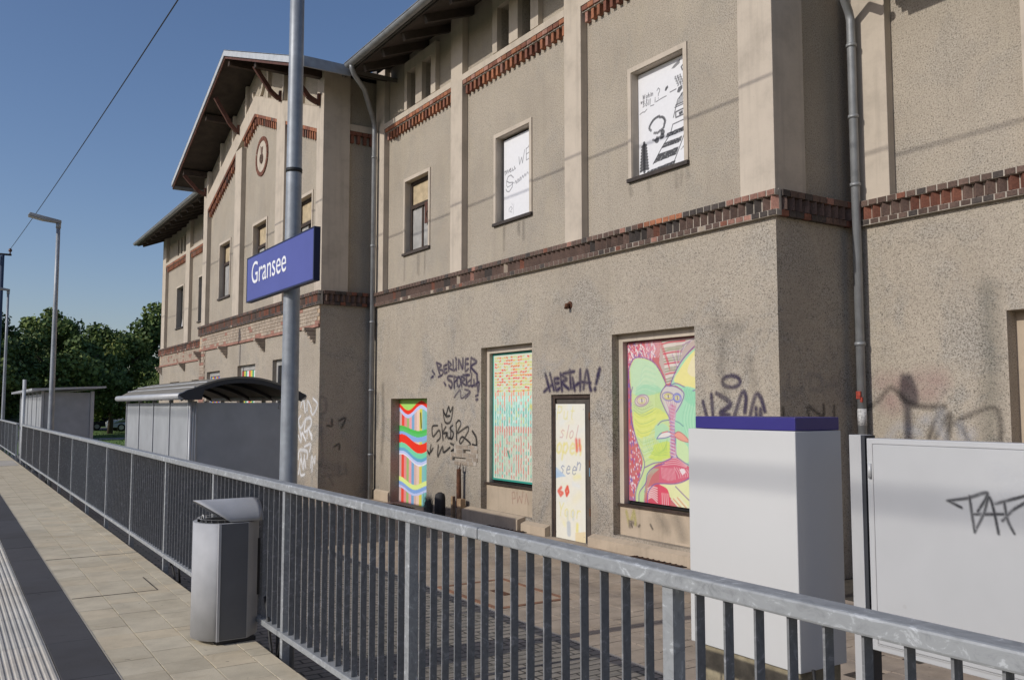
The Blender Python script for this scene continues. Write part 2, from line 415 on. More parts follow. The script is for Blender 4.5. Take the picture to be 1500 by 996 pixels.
GRAF = {
 'berliner': {'axis':'X','c':8.0,'col':(0.03,0.02,0.072),'width':0.045,'alpha':0.85,'soft':0.018,'strokes':[(None,[(15.082,2.492),(14.924,2.235)]),(None,[(15.082,2.492),(14.885,2.431),(15.01,2.37),(14.815,2.324),(14.855,2.246),(15.008,2.211)]),(None,[(14.789,2.414),(14.746,2.269)]),(None,[(14.789,2.414),(14.653,2.435)]),(None,[(14.774,2.348),(14.666,2.358)]),(None,[(14.746,2.269),(14.651,2.292)]),(None,[(14.613,2.498),(14.584,2.303)]),(None,[(14.613,2.498),(14.492,2.429),(14.585,2.381),(14.438,2.324)]),(None,[(14.427,2.516),(14.398,2.322),(14.32,2.345)]),(None,[(14.322,2.55),(14.296,2.51)]),(None,[(14.308,2.485),(14.294,2.319)]),(None,[(14.203,2.341),(14.205,2.506),(14.062,2.336),(14.051,2.525)]),(None,[(13.95,2.508),(13.961,2.295),(13.849,2.328)]),(None,[(13.95,2.508),(13.85,2.509)]),(None,[(13.949,2.42),(13.849,2.416)]),(None,[(13.751,2.523),(13.774,2.264)]),(None,[(13.751,2.523),(13.555,2.441),(13.75,2.362),(13.53,2.219)]),(None,[(15.25,2.338),(15.149,2.268)]),(None,[(15.305,2.206),(15.206,2.23)]),(None,[(14.437,2.208),(14.597,2.213),(14.623,2.162),(14.462,2.093),(14.487,1.991),(14.581,2.044)]),(None,[(14.384,2.207),(14.369,1.989)]),(None,[(14.384,2.207),(14.253,2.165),(14.37,2.091)]),(None,[(14.137,2.099),(14.143,2.06),(14.16,2.03),(14.186,2.013),(14.215,2.014),(14.241,2.032),(14.259,2.063),(14.266,2.102),(14.26,2.14),(14.242,2.171),(14.216,2.187),(14.187,2.186),(14.162,2.168),(14.143,2.137),(14.137,2.099)]),(None,[(14.112,2.199),(14.085,2.009)]),(None,[(14.112,2.199),(13.972,2.145),(14.086,2.097),(13.946,2.032)]),(None,[(14.049,2.216),(13.81,2.215)]),(None,[(13.923,2.212),(13.909,2.031)]),(None,[(13.748,2.127),(13.872,2.08),(13.846,2.017),(13.748,2.028)]),(None,[(13.724,2.237),(13.748,2.028),(13.65,2.026)]),(None,[(13.65,2.124),(13.625,2.025),(13.529,2.048),(13.53,2.195)]),(None,[(13.554,2.22),(13.504,1.901),(13.469,2.071),(13.577,2.049)]),(0.03,[(14.367,1.817),(14.148,1.947),(14.096,1.796),(13.796,1.905)]),(0.03,[(13.971,1.957),(13.771,1.905),(13.944,1.795)]),(None,[(13.588,1.829),(13.504,1.852)]),(None,[(13.575,1.767),(13.515,1.773)]),(None,[(14.771,2.1),(14.703,2.047)])]},
 'tag_crown': {'axis':'X','c':8.0,'col':(0.008,0.008,0.011),'width':0.042,'alpha':0.92,'soft':0.012,'strokes':[(None,[(14.805,1.591),(14.72,1.352),(14.506,1.368),(14.417,1.631),(14.521,1.547),(14.589,1.637),(14.695,1.482),(14.805,1.591)]),(None,[(14.695,1.456),(14.534,1.47)]),(None,[(15.022,1.282),(15.219,1.265),(15.246,1.159),(15.188,1.068),(14.965,1.192),(14.908,1.063),(15.046,0.981)]),(None,[(14.856,1.311),(14.798,1.015)]),(None,[(14.692,1.262),(14.813,1.144),(14.664,1.147),(14.69,1.069)]),(None,[(14.637,1.161),(14.609,1.059),(14.503,1.075),(14.505,1.266)]),(None,[(14.426,1.293),(14.531,1.24),(14.399,1.154),(14.45,1.051),(14.556,1.061)]),(None,[(14.296,1.333),(14.267,1.031)]),(None,[(14.296,1.333),(14.193,1.392),(14.116,1.324),(14.243,1.158),(13.889,1.278),(13.839,1.217),(13.988,1.065),(14.113,0.974),(14.164,1.01),(14.089,1.087),(13.988,1.078),(13.764,0.974),(13.911,0.913)]),(0.05,[(13.692,1.203),(13.571,1.102),(13.546,0.982),(13.57,0.945),(13.69,0.964)]),(None,[(15.285,0.906),(15.34,0.732),(15.427,0.781)]),(None,[(15.199,0.844),(15.297,0.76)]),(0.05,[(14.989,0.904),(15.0,0.695),(14.824,0.884),(14.768,0.783),(14.527,0.883)]),(None,[(14.502,0.96),(14.266,0.893),(14.474,0.822)])]},
 'hertha': {'axis':'X','c':8.0,'col':(0.03,0.02,0.072),'width':0.055,'alpha':0.85,'soft':0.02,'strokes':[(None,[(11.412,2.156),(11.294,1.894)]),(None,[(11.285,2.16),(11.183,1.901)]),(None,[(11.451,1.879),(11.301,1.954),(11.226,1.987)]),(None,[(11.167,2.071),(11.124,1.908),(11.022,1.932)]),(None,[(11.167,2.08),(11.05,2.077)]),(None,[(11.138,2.002),(11.051,2.009)]),(None,[(11.007,2.152),(10.965,1.889)]),(None,[(11.007,2.143),(10.85,2.063),(10.964,2.015),(10.795,1.911)]),(None,[(10.935,2.149),(10.654,2.174)]),(None,[(10.765,2.194),(10.74,1.927)]),(None,[(10.697,2.076),(10.643,1.892)]),(None,[(10.698,1.926),(10.519,2.005)]),(None,[(10.504,2.193),(10.507,1.89)]),(None,[(10.426,1.913),(10.344,2.18),(10.267,1.919),(10.242,1.886)]),(None,[(10.465,2.012),(10.254,1.991)]),(0.08,[(10.039,2.185),(10.085,2.075)]),(None,[(10.085,2.075),(10.124,1.98)]),(0.07,[(10.153,1.901),(10.146,1.897)])]},
 'urgo': {'axis':'X','c':8.0,'col':(0.03,0.02,0.072),'width':0.06,'alpha':0.72,'soft':0.015,'strokes':[(None,[(7.358,1.944),(7.373,1.915),(7.412,1.892),(7.47,1.879),(7.533,1.881),(7.591,1.895),(7.631,1.92),(7.644,1.951),(7.629,1.981),(7.588,2.005),(7.53,2.016),(7.466,2.015),(7.41,2.0),(7.371,1.975),(7.358,1.944)]),(None,[(7.977,1.707),(7.918,1.525)]),(None,[(7.832,1.797),(7.811,1.526)]),(None,[(7.743,1.809),(7.523,1.68),(7.68,1.565),(7.543,1.541)]),(None,[(7.46,1.529),(7.337,1.804),(7.273,1.766),(7.294,1.58)]),(None,[(7.214,1.532),(7.128,1.777),(7.05,1.752),(6.992,1.594)]),(None,[(7.124,1.63),(7.119,1.533)]),(None,[(7.054,1.618),(7.056,1.533)])]},
 'dark_brush': {'axis':'X','c':9.4,'col':(0.06,0.05,0.045),'width':0.05,'alpha':0.6,'soft':0.03,'strokes':[(None,[(6.726,1.571),(6.478,1.714),(6.301,1.866),(6.036,1.67),(5.651,1.643)]),(None,[(5.651,1.63),(5.754,1.511),(5.847,1.296)]),(None,[(5.776,1.298),(5.599,1.552),(5.639,1.25)]),(None,[(5.589,1.46),(5.482,1.436),(5.395,1.284)]),(None,[(5.493,1.501),(5.123,1.637),(5.041,1.494),(5.051,1.245)])]},
 'white_patch': {'axis':'X','c':9.4,'col':(0.6,0.6,0.62),'width':0.09,'alpha':0.42,'soft':0.05,'strokes':[(None,[(6.352,1.281),(6.24,1.408),(6.135,1.397),(5.96,1.347)]),(None,[(5.926,1.482),(5.853,1.51)]),(None,[(5.695,1.577),(5.728,1.458),(5.665,1.288)]),(None,[(5.482,1.436),(5.46,1.308)]),(None,[(5.352,1.375),(5.381,1.31)])]},
 'pink_patch': {'axis':'X','c':9.4,'col':(0.42,0.2,0.22),'width':0.2,'alpha':0.28,'soft':0.12,'strokes':[(None,[(6.423,1.924),(6.117,1.89)]),(None,[(5.937,1.954),(5.709,1.935)]),(None,[(6.382,1.755),(6.276,1.699)]),(None,[(5.972,1.806),(5.799,1.817)])]},
 'side_grey': {'axis':'Y','c':6.77,'col':(0.35,0.35,0.36),'width':0.05,'alpha':0.3,'soft':0.03,'strokes':[(None,[(8.183,2.039),(8.158,1.858),(8.375,1.837),(8.493,2.009),(8.718,1.989),(8.75,1.84)]),(None,[(8.81,1.891),(9.005,1.918)]),(None,[(8.05,1.833),(8.136,1.738),(8.395,1.861)]),(None,[(8.529,1.985),(8.543,1.85),(8.693,1.84)])]},
 'side_black': {'axis':'Y','c':6.77,'col':(0.01,0.01,0.01),'width':0.035,'alpha':0.6,'soft':0.02,'strokes':[(None,[(8.493,1.521),(8.497,1.642),(8.738,1.531),(8.762,1.667)]),(None,[(8.043,1.631),(8.057,1.524)]),(None,[(8.955,1.655),(8.95,1.53)])]},
 'white_scrawl': {'axis':'X','c':6.76,'col':(0.8,0.8,0.8),'width':0.065,'alpha':0.95,'soft':0.02,'strokes':[(None,[(19.206,1.632),(19.055,1.825),(18.92,1.523)]),(None,[(18.803,1.551),(18.775,1.768),(18.574,1.633),(18.532,1.552)]),(None,[(18.43,1.82),(18.161,1.686),(18.414,1.473),(18.57,1.552)]),(None,[(19.196,1.439),(19.353,1.326),(19.182,1.164),(18.872,1.36),(18.562,1.391),(18.554,1.23),(18.937,1.087),(18.872,1.36)]),(None,[(19.336,0.994),(19.166,0.862),(19.095,1.056),(18.849,0.9)]),(None,[(18.773,0.956),(18.706,1.173),(18.464,0.939)]),(None,[(18.92,0.762),(18.535,0.83),(18.604,0.667)]),(None,[(19.307,0.471),(19.236,0.667),(18.758,0.66),(18.75,0.499)]),(None,[(19.217,0.311),(19.145,0.479),(18.974,0.271),(18.907,0.491),(18.819,0.307)]),(None,[(18.51,0.325),(18.446,0.567),(18.289,0.443),(18.258,0.576)]),(None,[(19.29,0.143),(19.216,0.284),(19.127,0.126),(18.889,0.155)]),(None,[(19.151,0.588),(19.06,0.375)]),(None,[(18.911,0.572),(18.98,0.379)]),(None,[(19.306,1.216),(19.173,0.999)]),(None,[(18.625,1.095),(18.468,1.018)]),(None,[(18.43,0.25),(18.403,0.463)])]},
 'bay_side_grey': {'axis':'Y','c':18.08,'col':(0.3,0.3,0.3),'width':0.05,'alpha':0.33,'soft':0.025,'strokes':[(None,[(6.787,1.58),(6.782,1.844),(6.908,1.792),(6.912,1.554),(6.816,1.501)]),(None,[(6.807,1.501),(6.847,0.477),(6.737,0.481)]),(None,[(6.852,0.164),(7.382,0.194)]),(None,[(7.018,0.157),(7.104,-0.031)]),(None,[(7.238,0.358),(7.242,0.147)]),(None,[(7.379,0.406),(7.41,0.193)])]},
 'bay_side_black': {'axis':'Y','c':18.08,'col':(0.008,0.008,0.008),'width':0.04,'alpha':0.6,'soft':0.02,'strokes':[(None,[(6.945,1.237),(7.056,1.235),(7.054,1.368)]),(None,[(7.223,1.34),(7.364,1.392),(7.282,1.179)]),(None,[(7.119,0.785),(7.231,0.835),(7.232,0.729)])]},
 'faint_white': {'axis':'X','c':8.0,'col':(0.55,0.54,0.52),'width':0.05,'alpha':0.3,'soft':0.04,'strokes':[(None,[(15.195,1.597),(15.107,1.32)]),(None,[(14.999,1.637),(14.967,1.322)]),(None,[(14.3,1.688),(14.093,1.562)]),(None,[(14.017,1.525),(14.091,1.337)]),(None,[(13.744,1.662),(13.597,1.467)]),(None,[(15.193,1.411),(14.885,1.402)])]},
 'faint_white2': {'axis':'X','c':8.0,'col':(0.55,0.54,0.52),'width':0.06,'alpha':0.3,'soft':0.05,'strokes':[(None,[(11.449,2.444),(11.435,2.174)]),(None,[(11.603,2.355),(11.078,2.273)]),(None,[(11.299,2.169),(10.933,2.352)]),(None,[(10.765,2.236),(10.597,2.404)]),(None,[(10.383,2.246),(10.25,2.306)]),(None,[(10.125,1.932),(9.957,2.087)])]},
 'panel_tag': {'axis':'X','c':3.3,'col':(0.05,0.05,0.055),'width':0.01,'alpha':0.85,'soft':0.004,'strokes':[(None,[(1.98,1.285),(1.927,1.264)]),(None,[(1.983,1.285),(1.902,1.302),(1.825,1.327),(1.864,1.256)]),(None,[(1.894,1.31),(1.887,1.243),(1.879,1.177)]),(None,[(1.879,1.177),(1.842,1.248),(1.816,1.311),(1.789,1.182)]),(None,[(1.882,1.243),(1.769,1.255)]),(None,[(1.764,1.299),(1.754,1.235),(1.732,1.189)]),(None,[(1.795,1.291),(1.686,1.329)]),(None,[(1.773,1.231),(1.731,1.275),(1.682,1.308)])]},
}

# ------------------------------------------------------------------ the setting: platform, yard, grass
ZY = -0.36                       # the yard beside the building lies a step below the platform
EDGE = 1.925                     # building-side edge of the platform

def slab_mat(name, col, var=.22, joint=.0):
    m, nt, b = new_mat(name)
    v = coords(nt)
    c = ramp(nt, noise(nt, v, 3.2, 7, .65), [(.28, g3(col, 1-var)), (.5, col), (.74, g3(col, 1+var*.7))])
    c = mixc(nt, mapr(nt, noise(nt, v, 120, 2), .5, .72, 0, .3), c, g3(col, .6))
    c = mixc(nt, mapr(nt, noise(nt, v, .9, 6, .6, .6), .50, .66, 0, .45), c, (col[0]*.74, col[1]*.69, col[2]*.62))
    c = mixc(nt, mapr(nt, noise(nt, v, 5.5, 6, .7, 1.0), .58, .70, 0, .35), c, (col[0]*.72, col[1]*.66, col[2]*.58))
    sp = noise(nt, v, 17, 3, .5)
    c = mixc(nt, mapr(nt, sp, .69, .73, 0, .7), c, g3(col, .32))
    oi = nd(nt, 'ShaderNodeObjectInfo')
    c = mixc(nt, 1.0, c, ramp(nt, oi.outputs['Random'], [(0, (.88,.87,.85)), (.5, (1,1,1)), (1, (1.0,.96,.91))]), 'MULTIPLY')
    nt.links.new(c, b.inputs['Base Color'])
    b.inputs['Roughness'].default_value = .85
    b.inputs['Specular IOR Level'].default_value = .3
    bump(nt, b, noise(nt, v, 90, 4, .7), .35, .003)
    return m
M['slab'] = slab_mat('platform_slab', (.60, .53, .395))
M['darkslab'] = slab_mat('anthracite_slab', (.082, .080, .084), .12)
M['tactile'] = slab_mat('tactile_slab', (.56, .54, .49), .15)
M['yardslab'] = slab_mat('yard_slab', (.40, .33, .26), .3)
M['paleslab'] = slab_mat('pale_slab', (.46, .43, .38), .1)
M['joint'] = simple('joint_sand', (.06, .05, .038), .95, var=.3, vscale=8)

M['retaining'] = simple('retaining_wall_concrete', (.14, .13, .12), .95, var=.3, vscale=3, bscale=30)

mb = MB()
mb.box(-3.2, EDGE, -8, 60, -1.3, -0.030)
platform = mb.build('platform', M['joint'], kind='structure')

def slab_mesh(name, lx, ly, h=.032, mat=None, bev=.0015):
    """one paving slab about its own centre, top at z = 0"""
    a, c = lx/2, ly/2
    vs = [(-a,-c,-h),(a,-c,-h),(a,c,-h),(-a,c,-h),(-a,-c,-bev),(a,-c,-bev),(a,c,-bev),(-a,c,-bev),
          (-a+bev,-c+bev,0),(a-bev,-c+bev,0),(a-bev,c-bev,0),(-a+bev,c-bev,0)]
    fs = [(0,1,5,4),(1,2,6,5),(2,3,7,6),(3,0,4,7),(4,5,9,8),(5,6,10,9),(6,7,11,10),(7,4,8,11),(8,9,10,11)]
    me = bpy.data.meshes.new(name); me.from_pydata(vs, [], fs); me.materials.append(mat); me.update()
    return me

rs = random.Random(3)
JT = .005
cols = [(.985, 1.243), (1.243, 1.52), (1.52, 1.785), (1.785, EDGE)]
slab_cache = {}
def lay(parent, name, x0, x1, y0, y1, z, mat, key, cache=slab_cache, rr=rs):
    k = (key, round(x1-x0, 3), round(y1-y0, 3))
    if k not in cache:
        cache[k] = slab_mesh(name, x1-x0-JT, y1-y0-JT, mat=mat)
    tz = rr.uniform(-.001, .001)
    return inst(cache[k], name, parent, ((x0+x1)/2, (y0+y1)/2, z+tz), (rr.uniform(-.002,.002), rr.uniform(-.002,.002), rr.uniform(-.003,.003)))
n_slab = 0
rest = MB()
def rest_slab(x0, x1, y0, y1, z=0, mi=0):
    rest.box(x0+JT/2, x1-JT/2, y0+JT/2, y1-JT/2, z-.03, z-rs.uniform(0, .002), mi)
lengths = [.171, .257, .257, .342, .342, .428]
for ci, (a, b_) in enumerate(cols):
    y = 4.4 + .06*ci
    while y < 17.2:
        L = rs.choice(lengths)
        for stop in (7.02, 10.80, 14.6):         # expansion joints run right across
            if y < stop < y+L+.09: L = stop-y; break
        if n_slab < 205:
            lay(platform, 'paving_slab', a, b_, y, y+L, 0, M['slab'], 'slab'); n_slab += 1
        else: rest_slab(a, b_, y, y+L)
        y += L
    y2 = y
    while y2 < 59:
        L = rs.choice([.342, .428, .257]); rest_slab(a, b_, y2, y2+L); y2 += L
    y2 = 4.4 + .06*ci
    while y2 > -6:
        rest_slab(a, b_, y2-.342, y2); y2 -= .342
for i in range(24):                             # the far side of the tactile strip
    for k in range(5):
        rest_slab(-3.2+k*.70, -3.2+(k+1)*.70-.02 if k < 4 else .36, -6+i*1.0, -5+i*1.0)
rest_slab(-3.2, .36, 18, 59)
# pale inspection slab where the railing stops
rest.build('paving', M['slab'], platform, kind='stuff')
pl = MB(); pl.box(1.18, 1.86, 28.3, 31.0, -.03, .004); pl.build('paving_slab', M['paleslab'], platform, label='pale slab by the gap in the railing')

for k in range(18):                             # anthracite strip
    y0 = 3.12 + k*.975
    o = lay(platform, 'anthracite_slab', .672, .978, y0, y0+.975, 0, M['darkslab'], 'dark')
far_strip = MB(); far_strip.box(.674, .976, -6, 3.11, -.03, 0); far_strip.box(.674, .976, 20.7, 59, -.03, 0)
far_strip.build('anthracite_strip', M['darkslab'], platform)
kerbline = MB()
y = 4.4
while y < 30:
    L = rs.uniform(.7, 1.3); kerbline.box(.9795, .9845, y, y+L-.004, -.03, .0025); y += L
kerbline.build('pale_joint', M['paleslab'], platform)

def ribbed_mesh(name, ly, mat):
    """guiding slab: ribs run along the platform"""
    vs = []; fs = []
    prof = []
    n = 8; w = .306/n
    for i in range(n):
        x = -.153 + i*w
        prof += [(x+.001, -.006), (x+w*.22, 0), (x+w*.60, 0), (x+w*.80, -.006)]
    prof = [(-.153, -.03)] + prof + [(.153, -.006), (.153, -.03)]
    a = ly/2
    for (x, z) in prof: vs += [(x, -a, z), (x, a, z)]
    m_ = len(prof)
    for i in range(m_-1): fs.append((2*i, 2*i+2, 2*i+3, 2*i+1))
    fs.append(tuple(2*i for i in range(m_))); fs.append(tuple(2*i+1 for i in range(m_))[::-1])
    me = bpy.data.meshes.new(name); me.from_pydata(vs, [], fs); me.materials.append(mat); me.update()
    return me
rib = ribbed_mesh('tactile_slab', .970, M['tactile'])
for k in range(22):
    inst(rib, 'tactile_slab', platform, (.515, 3.12+.4875+k*.975, 0))
ribfar = MB(); ribfar.box(.362, .668, -6, 3.11, -.03, -.003); ribfar.box(.362, .668, 24.6, 59, -.03, -.003)
ribfar.build('tactile_strip', M['tactile'], platform)

oj = MB()                                       # open joint round a relaid patch
oj.box(1.0, 1.70, 8.515, 8.527, -.01, .0022); oj.box(1.693, 1.703, 8.527, 9.22, -.01, .0022); oj.box(1.0, 1.92, 10.79, 10.803, -.01, .0022)
oj.build('open_joint', M['joint'], platform)
# retaining wall at the edge and the yard
rw = MB(); rw.box(EDGE+.002, EDGE+.05, -8, 60, -.9, -.05)
rw.build('retaining_wall', M['retaining'], platform)

def small_sett_mat():
    m, nt, b = new_mat('small_concrete_setts')
    v = coords(nt, (1, 1, 1))
    br = nd(nt, 'ShaderNodeTexBrick')
    br.inputs['Scale'].default_value = 1.0
    br.inputs['Mortar Size'].default_value = .010
    br.inputs['Mortar Smooth'].default_value = .3
    br.inputs['Bias'].default_value = -.2
    br.inputs['Brick Width'].default_value = .205
    br.inputs['Row Height'].default_value = .105
    br.inputs['Color1'].default_value = (.25, .225, .19, 1)
    br.inputs['Color2'].default_value = (.32, .275, .23, 1)
    br.inputs['Mortar'].default_value = (.055, .05, .042, 1)
    nt.links.new(v, br.inputs['Vector'])
    c = mixc(nt, mapr(nt, noise(nt, v, 1.2, 5), .4, .7, 0, .5), br.outputs['Color'], (.15, .14, .115))
    c = mixc(nt, mapr(nt, noise(nt, v, 14, 4), .6, .75, 0, .5), c, (.46, .44, .40))
    nt.links.new(c, b.inputs['Base Color']); b.inputs['Roughness'].default_value = .9
    inv = nd(nt, 'ShaderNodeMath', operation='SUBTRACT'); inv.inputs[0].default_value = 1; nt.links.new(br.outputs['Fac'], inv.inputs[1])
    bump(nt, b, inv.outputs[0], .8, .01)
    return m
M['setts'] = small_sett_mat()
yard = MB(); yard.box(EDGE+.05, 4.62, -6, 34, ZY-.2, ZY)
yard_setts = yard.build('yard_setts', M['setts'], kind='structure')
yb = MB(); yb.box(4.62, 9.6, -6, 30, ZY-.25, ZY-.028)
yard_paving = yb.build('yard_paving', M['joint'], kind='structure')
yr = MB()
n_y = 0
for j in range(62):
    for i in range(9):
        sx = .371
        x0, y0 = 4.66 + i*sx, 4.2 + j*.30 + (.15 if i % 2 else 0)
        x1 = x0+sx
        if x1 > 8.02 and 6.5 < y0 < 18.2: continue
        if 6.6 < y0 < 14.6 and n_y < 250 and i < 9:
            lay(yard_paving, 'yard_slab', x0, x1, y0, y0+.30, ZY, M['yardslab'], 'yard', rr=rs); n_y += 1
        else:
            yr.box(x0+.004, x1-.004, y0+.004, y0+.296, ZY-.03, ZY-rs.uniform(0, .003))
for j in range(10):
    for i in range(13):
        yr.box(4.66+i*.371+.004, 4.66+(i+1)*.371-.004, 4.2-(j+1)*.9+.004, 4.2-j*.9-.004, ZY-.03, ZY-rs.uniform(0, .003))
yr.build('yard_slabs', M['yardslab'], yard_paving, kind='stuff')
kc = MB()
y = 3.0
while y < 18:
    kc.box(4.625, 4.655, y, y+.98, ZY-.1, ZY+.006); y += .985
kc.build('kerb_stone', M['paleslab'], yard_paving)
# red brick outline of an inspection cover in the yard
M['clay_edge'] = simple('clay_edging', (.24, .12, .07), .9, var=.35, vscale=12, bscale=50)
cov = thing('manhole_cover', (5.15, 8.2, ZY), 'square manhole cover in reddish edging set into the yard slabs', 'manhole cover')
m_ = MB()
m_.box(4.70, 5.60, 7.55, 7.61, ZY, ZY+.007); m_.box(4.70, 5.60, 8.79, 8.85, ZY, ZY+.007)
m_.box(4.70, 4.76, 7.61, 8.79, ZY, ZY+.007); m_.box(5.54, 5.60, 7.61, 8.79, ZY, ZY+.007)
m_.build('frame', M['clay_edge'], cov)
m_ = MB(); m_.box(4.765, 5.535, 7.615, 8.785, ZY, ZY+.004); m_.build('cover_plate', M['yardslab'], cov)
m_ = MB(); m_.box(5.10, 5.2, 8.05, 8.35, ZY+.004, ZY+.008); m_.build('lifting_slot', M['rust'], cov)

# ground sheet reaching the horizon
gr = MB(); n = 24
gr.add([(-1500,-1500,ZY-.03),(1500,-1500,ZY-.03),(1500,1500,ZY-.03),(-1500,1500,ZY-.03)], [(0,1,2,3)])
gr.build('grass_ground', M['grass'], kind='structure')
tb = MB(); tb.add([(-12,-60,-.9),(-3.2,-60,-.9),(-3.2,400,-.9),(-12,400,-.9)], [(0,1,2,3)])
tb.v = [(x, y, ZY-.022) for x, y, z in tb.v]
tb.build('track_bed', M['ballast'], kind='structure')
yg = MB(); yg.box(2.2, 40, 34.5, 42, ZY-.2, ZY-.016); yg.build('gravel_yard', M['path'], kind='structure')
pa = MB(); pa.add([(2,57,ZY-.018),(60,70,ZY-.018),(60,74.5,ZY-.018),(2,60.2,ZY-.018)], [(0,1,2,3)]); pa.build('footpath', M['path'], kind='structure')
rd = MB(); rd.add([(-20,80,ZY-.018),(90,92,ZY-.018),(90,101,ZY-.018),(-20,89,ZY-.018)], [(0,1,2,3)]); rd.build('car_park', M['asphalt'], kind='structure')

# ------------------------------------------------------------------ the station building
B = thing('station_building', (8.0, 12.4, ZY), 'old two storey railway station with beige roughcast walls, brick bands and boarded up windows', 'building')

def wall_x(mb, x, y0, y1, z0, z1, holes=(), mi=0, mi_rev=0):
    """wall facing -x with rectangular openings (ya, yb, za, zb, depth)"""
    ys = sorted({y0, y1} | {h[0] for h in holes} | {h[1] for h in holes})
    zs = sorted({z0, z1} | {h[2] for h in holes} | {h[3] for h in holes})
    for i in range(len(ys)-1):
        for j in range(len(zs)-1):
            a, b, c, d = ys[i], ys[i+1], zs[j], zs[j+1]
            cy, cz = (a+b)/2, (c+d)/2
            if any(h[0] < cy < h[1] and h[2] < cz < h[3] for h in holes): continue
            mb.add([(x,a,c),(x,b,c),(x,b,d),(x,a,d)], [(0,1,2,3)], mi)
    for ya, yb, za, zb, dp in holes:
        X = x+dp
        mb.add([(x,ya,za),(X,ya,za),(X,ya,zb),(x,ya,zb)], [(0,1,2,3)], mi_rev)
        mb.add([(x,yb,za),(X,yb,za),(X,yb,zb),(x,yb,zb)], [(0,1,2,3)], mi_rev)
        mb.add([(x,ya,za),(X,ya,za),(X,yb,za),(x,yb,za)], [(0,1,2,3)], mi_rev)
        mb.add([(x,ya,zb),(X,ya,zb),(X,yb,zb),(x,yb,zb)], [(0,1,2,3)], mi_rev)

def quad(mb, pts, mi=0):
    mb.add(pts, [(0,1,2,3)], mi)

RC, PLS = M['roughcast'], M['plaster']
YC, YB0, YB1, YW = 6.77, 18.08, 28.62, 41.1          # corner, bay from/to, wing end
ZS0, ZS1 = 3.84, 4.15                                # brick band

# main body, ground floor
holes_g = [(15.47,17.13,ZY,1.81,.22), (11.79,13.40,-.15,2.68,.12), (10.27,11.26,ZY,1.83,.10), (8.11,9.76,-.15,2.67,.125),
           (13.76,14.02,.800,.865,.05), (13.93,14.42,.655,.715,.05)]
w = MB(); wall_x(w, 8.0, YC, YB0, ZY-.3, ZS1, holes_g)
quad(w, [(8.0,YC,ZY-.3),(9.4,YC,ZY-.3),(9.4,YC,ZS0+.1),(8.0,YC,ZS0+.1)])
w.build('wall', RC, B, label='ground floor wall with graffiti and boarded openings')
# main body, upper floor panels set back between the pilasters
wins = [(8.36,9.42), (12.03,13.10), (15.70,16.78)]
small = [(11.87,12.26), (12.54,12.93), (15.47,15.87), (16.16,16.56)]
holes_u = [(a, b, 4.88, 6.42, .20) for a, b in wins] + [(a, b, 7.975, 8.75, .22) for a, b in small]
w = MB(); wall_x(w, 8.13, YC+.1, YB0, ZS1-.05, 9.35, holes_u)
quad(w, [(8.13,YC+.1,ZS1-.05),(9.8,YC+.1,ZS1-.05),(9.8,YC+.1,9.9),(8.13,YC+.1,9.9)])
w.build('wall', RC, B, label='upper wall panels between the pilasters')
# right hand part, further back
holes_r = [(3.3,4.93,-.15,2.66,.18), (-.6,1.0,-.15,2.66,.18)]
w = MB(); wall_x(w, 9.4, -6, YC, ZY-.3, ZS1, holes_r); wall_x(w, 9.53, -6, YC+.1, ZS1-.05, 7.6, [(2.1,3.2,4.88,6.42,.2)])
w.build('wall', RC, B, label='set back wall right of the corner')
# bay
gz = lambda y: 10.95 - .37*abs(y-23.33)              # underside of the gable roof
hb = [(19.05,20.2,4.88,6.50,.2), (22.41,23.57,4.88,6.50,.2), (25.85,27.0,4.88,6.50,.2)]
hbg = [(20.15,21.3,-.1,2.78,.15), (22.73,24.37,-.1,2.75,.15), (26.2,27.71,-.1,2.69,.15)]
w = MB(); wall_x(w, 6.76, YB0, YB1, ZY-.3, ZS1, hbg)
quad(w, [(6.76,YB0,ZY-.3),(8.0,YB0,ZY-.3),(8.0,YB0,ZS1),(6.76,YB0,ZS1)]); quad(w, [(6.76,YB1,ZY-.3),(8.0,YB1,ZY-.3),(8.0,YB1,ZS1),(6.76,YB1,ZS1)])
w.build('wall', RC, B, label='ground floor wall of the gabled bay')
w = MB(); wall_x(w, 6.89, YB0+.12, YB1-.12, ZS1-.05, 8.4, hb)
w.add([(6.89,YB0+.12,8.4),(6.89,YB1-.12,8.4),(6.89,YB1-.12,gz(YB1)),(6.89,23.33,gz(23.33)),(6.89,YB0+.12,gz(YB0))], [(0,1,2,3,4)])
quad(w, [(6.89,YB0+.12,ZS1-.05),(9.0,YB0+.12,ZS1-.05),(9.0,YB0+.12,9.0),(6.89,YB0+.12,9.0)]); quad(w, [(6.89,YB1-.12,ZS1-.05),(9,YB1-.12,ZS1-.05),(9,YB1-.12,9.0),(6.89,YB1-.12,9.0)])
w.build('wall', RC, B, label='upper wall of the gabled bay')
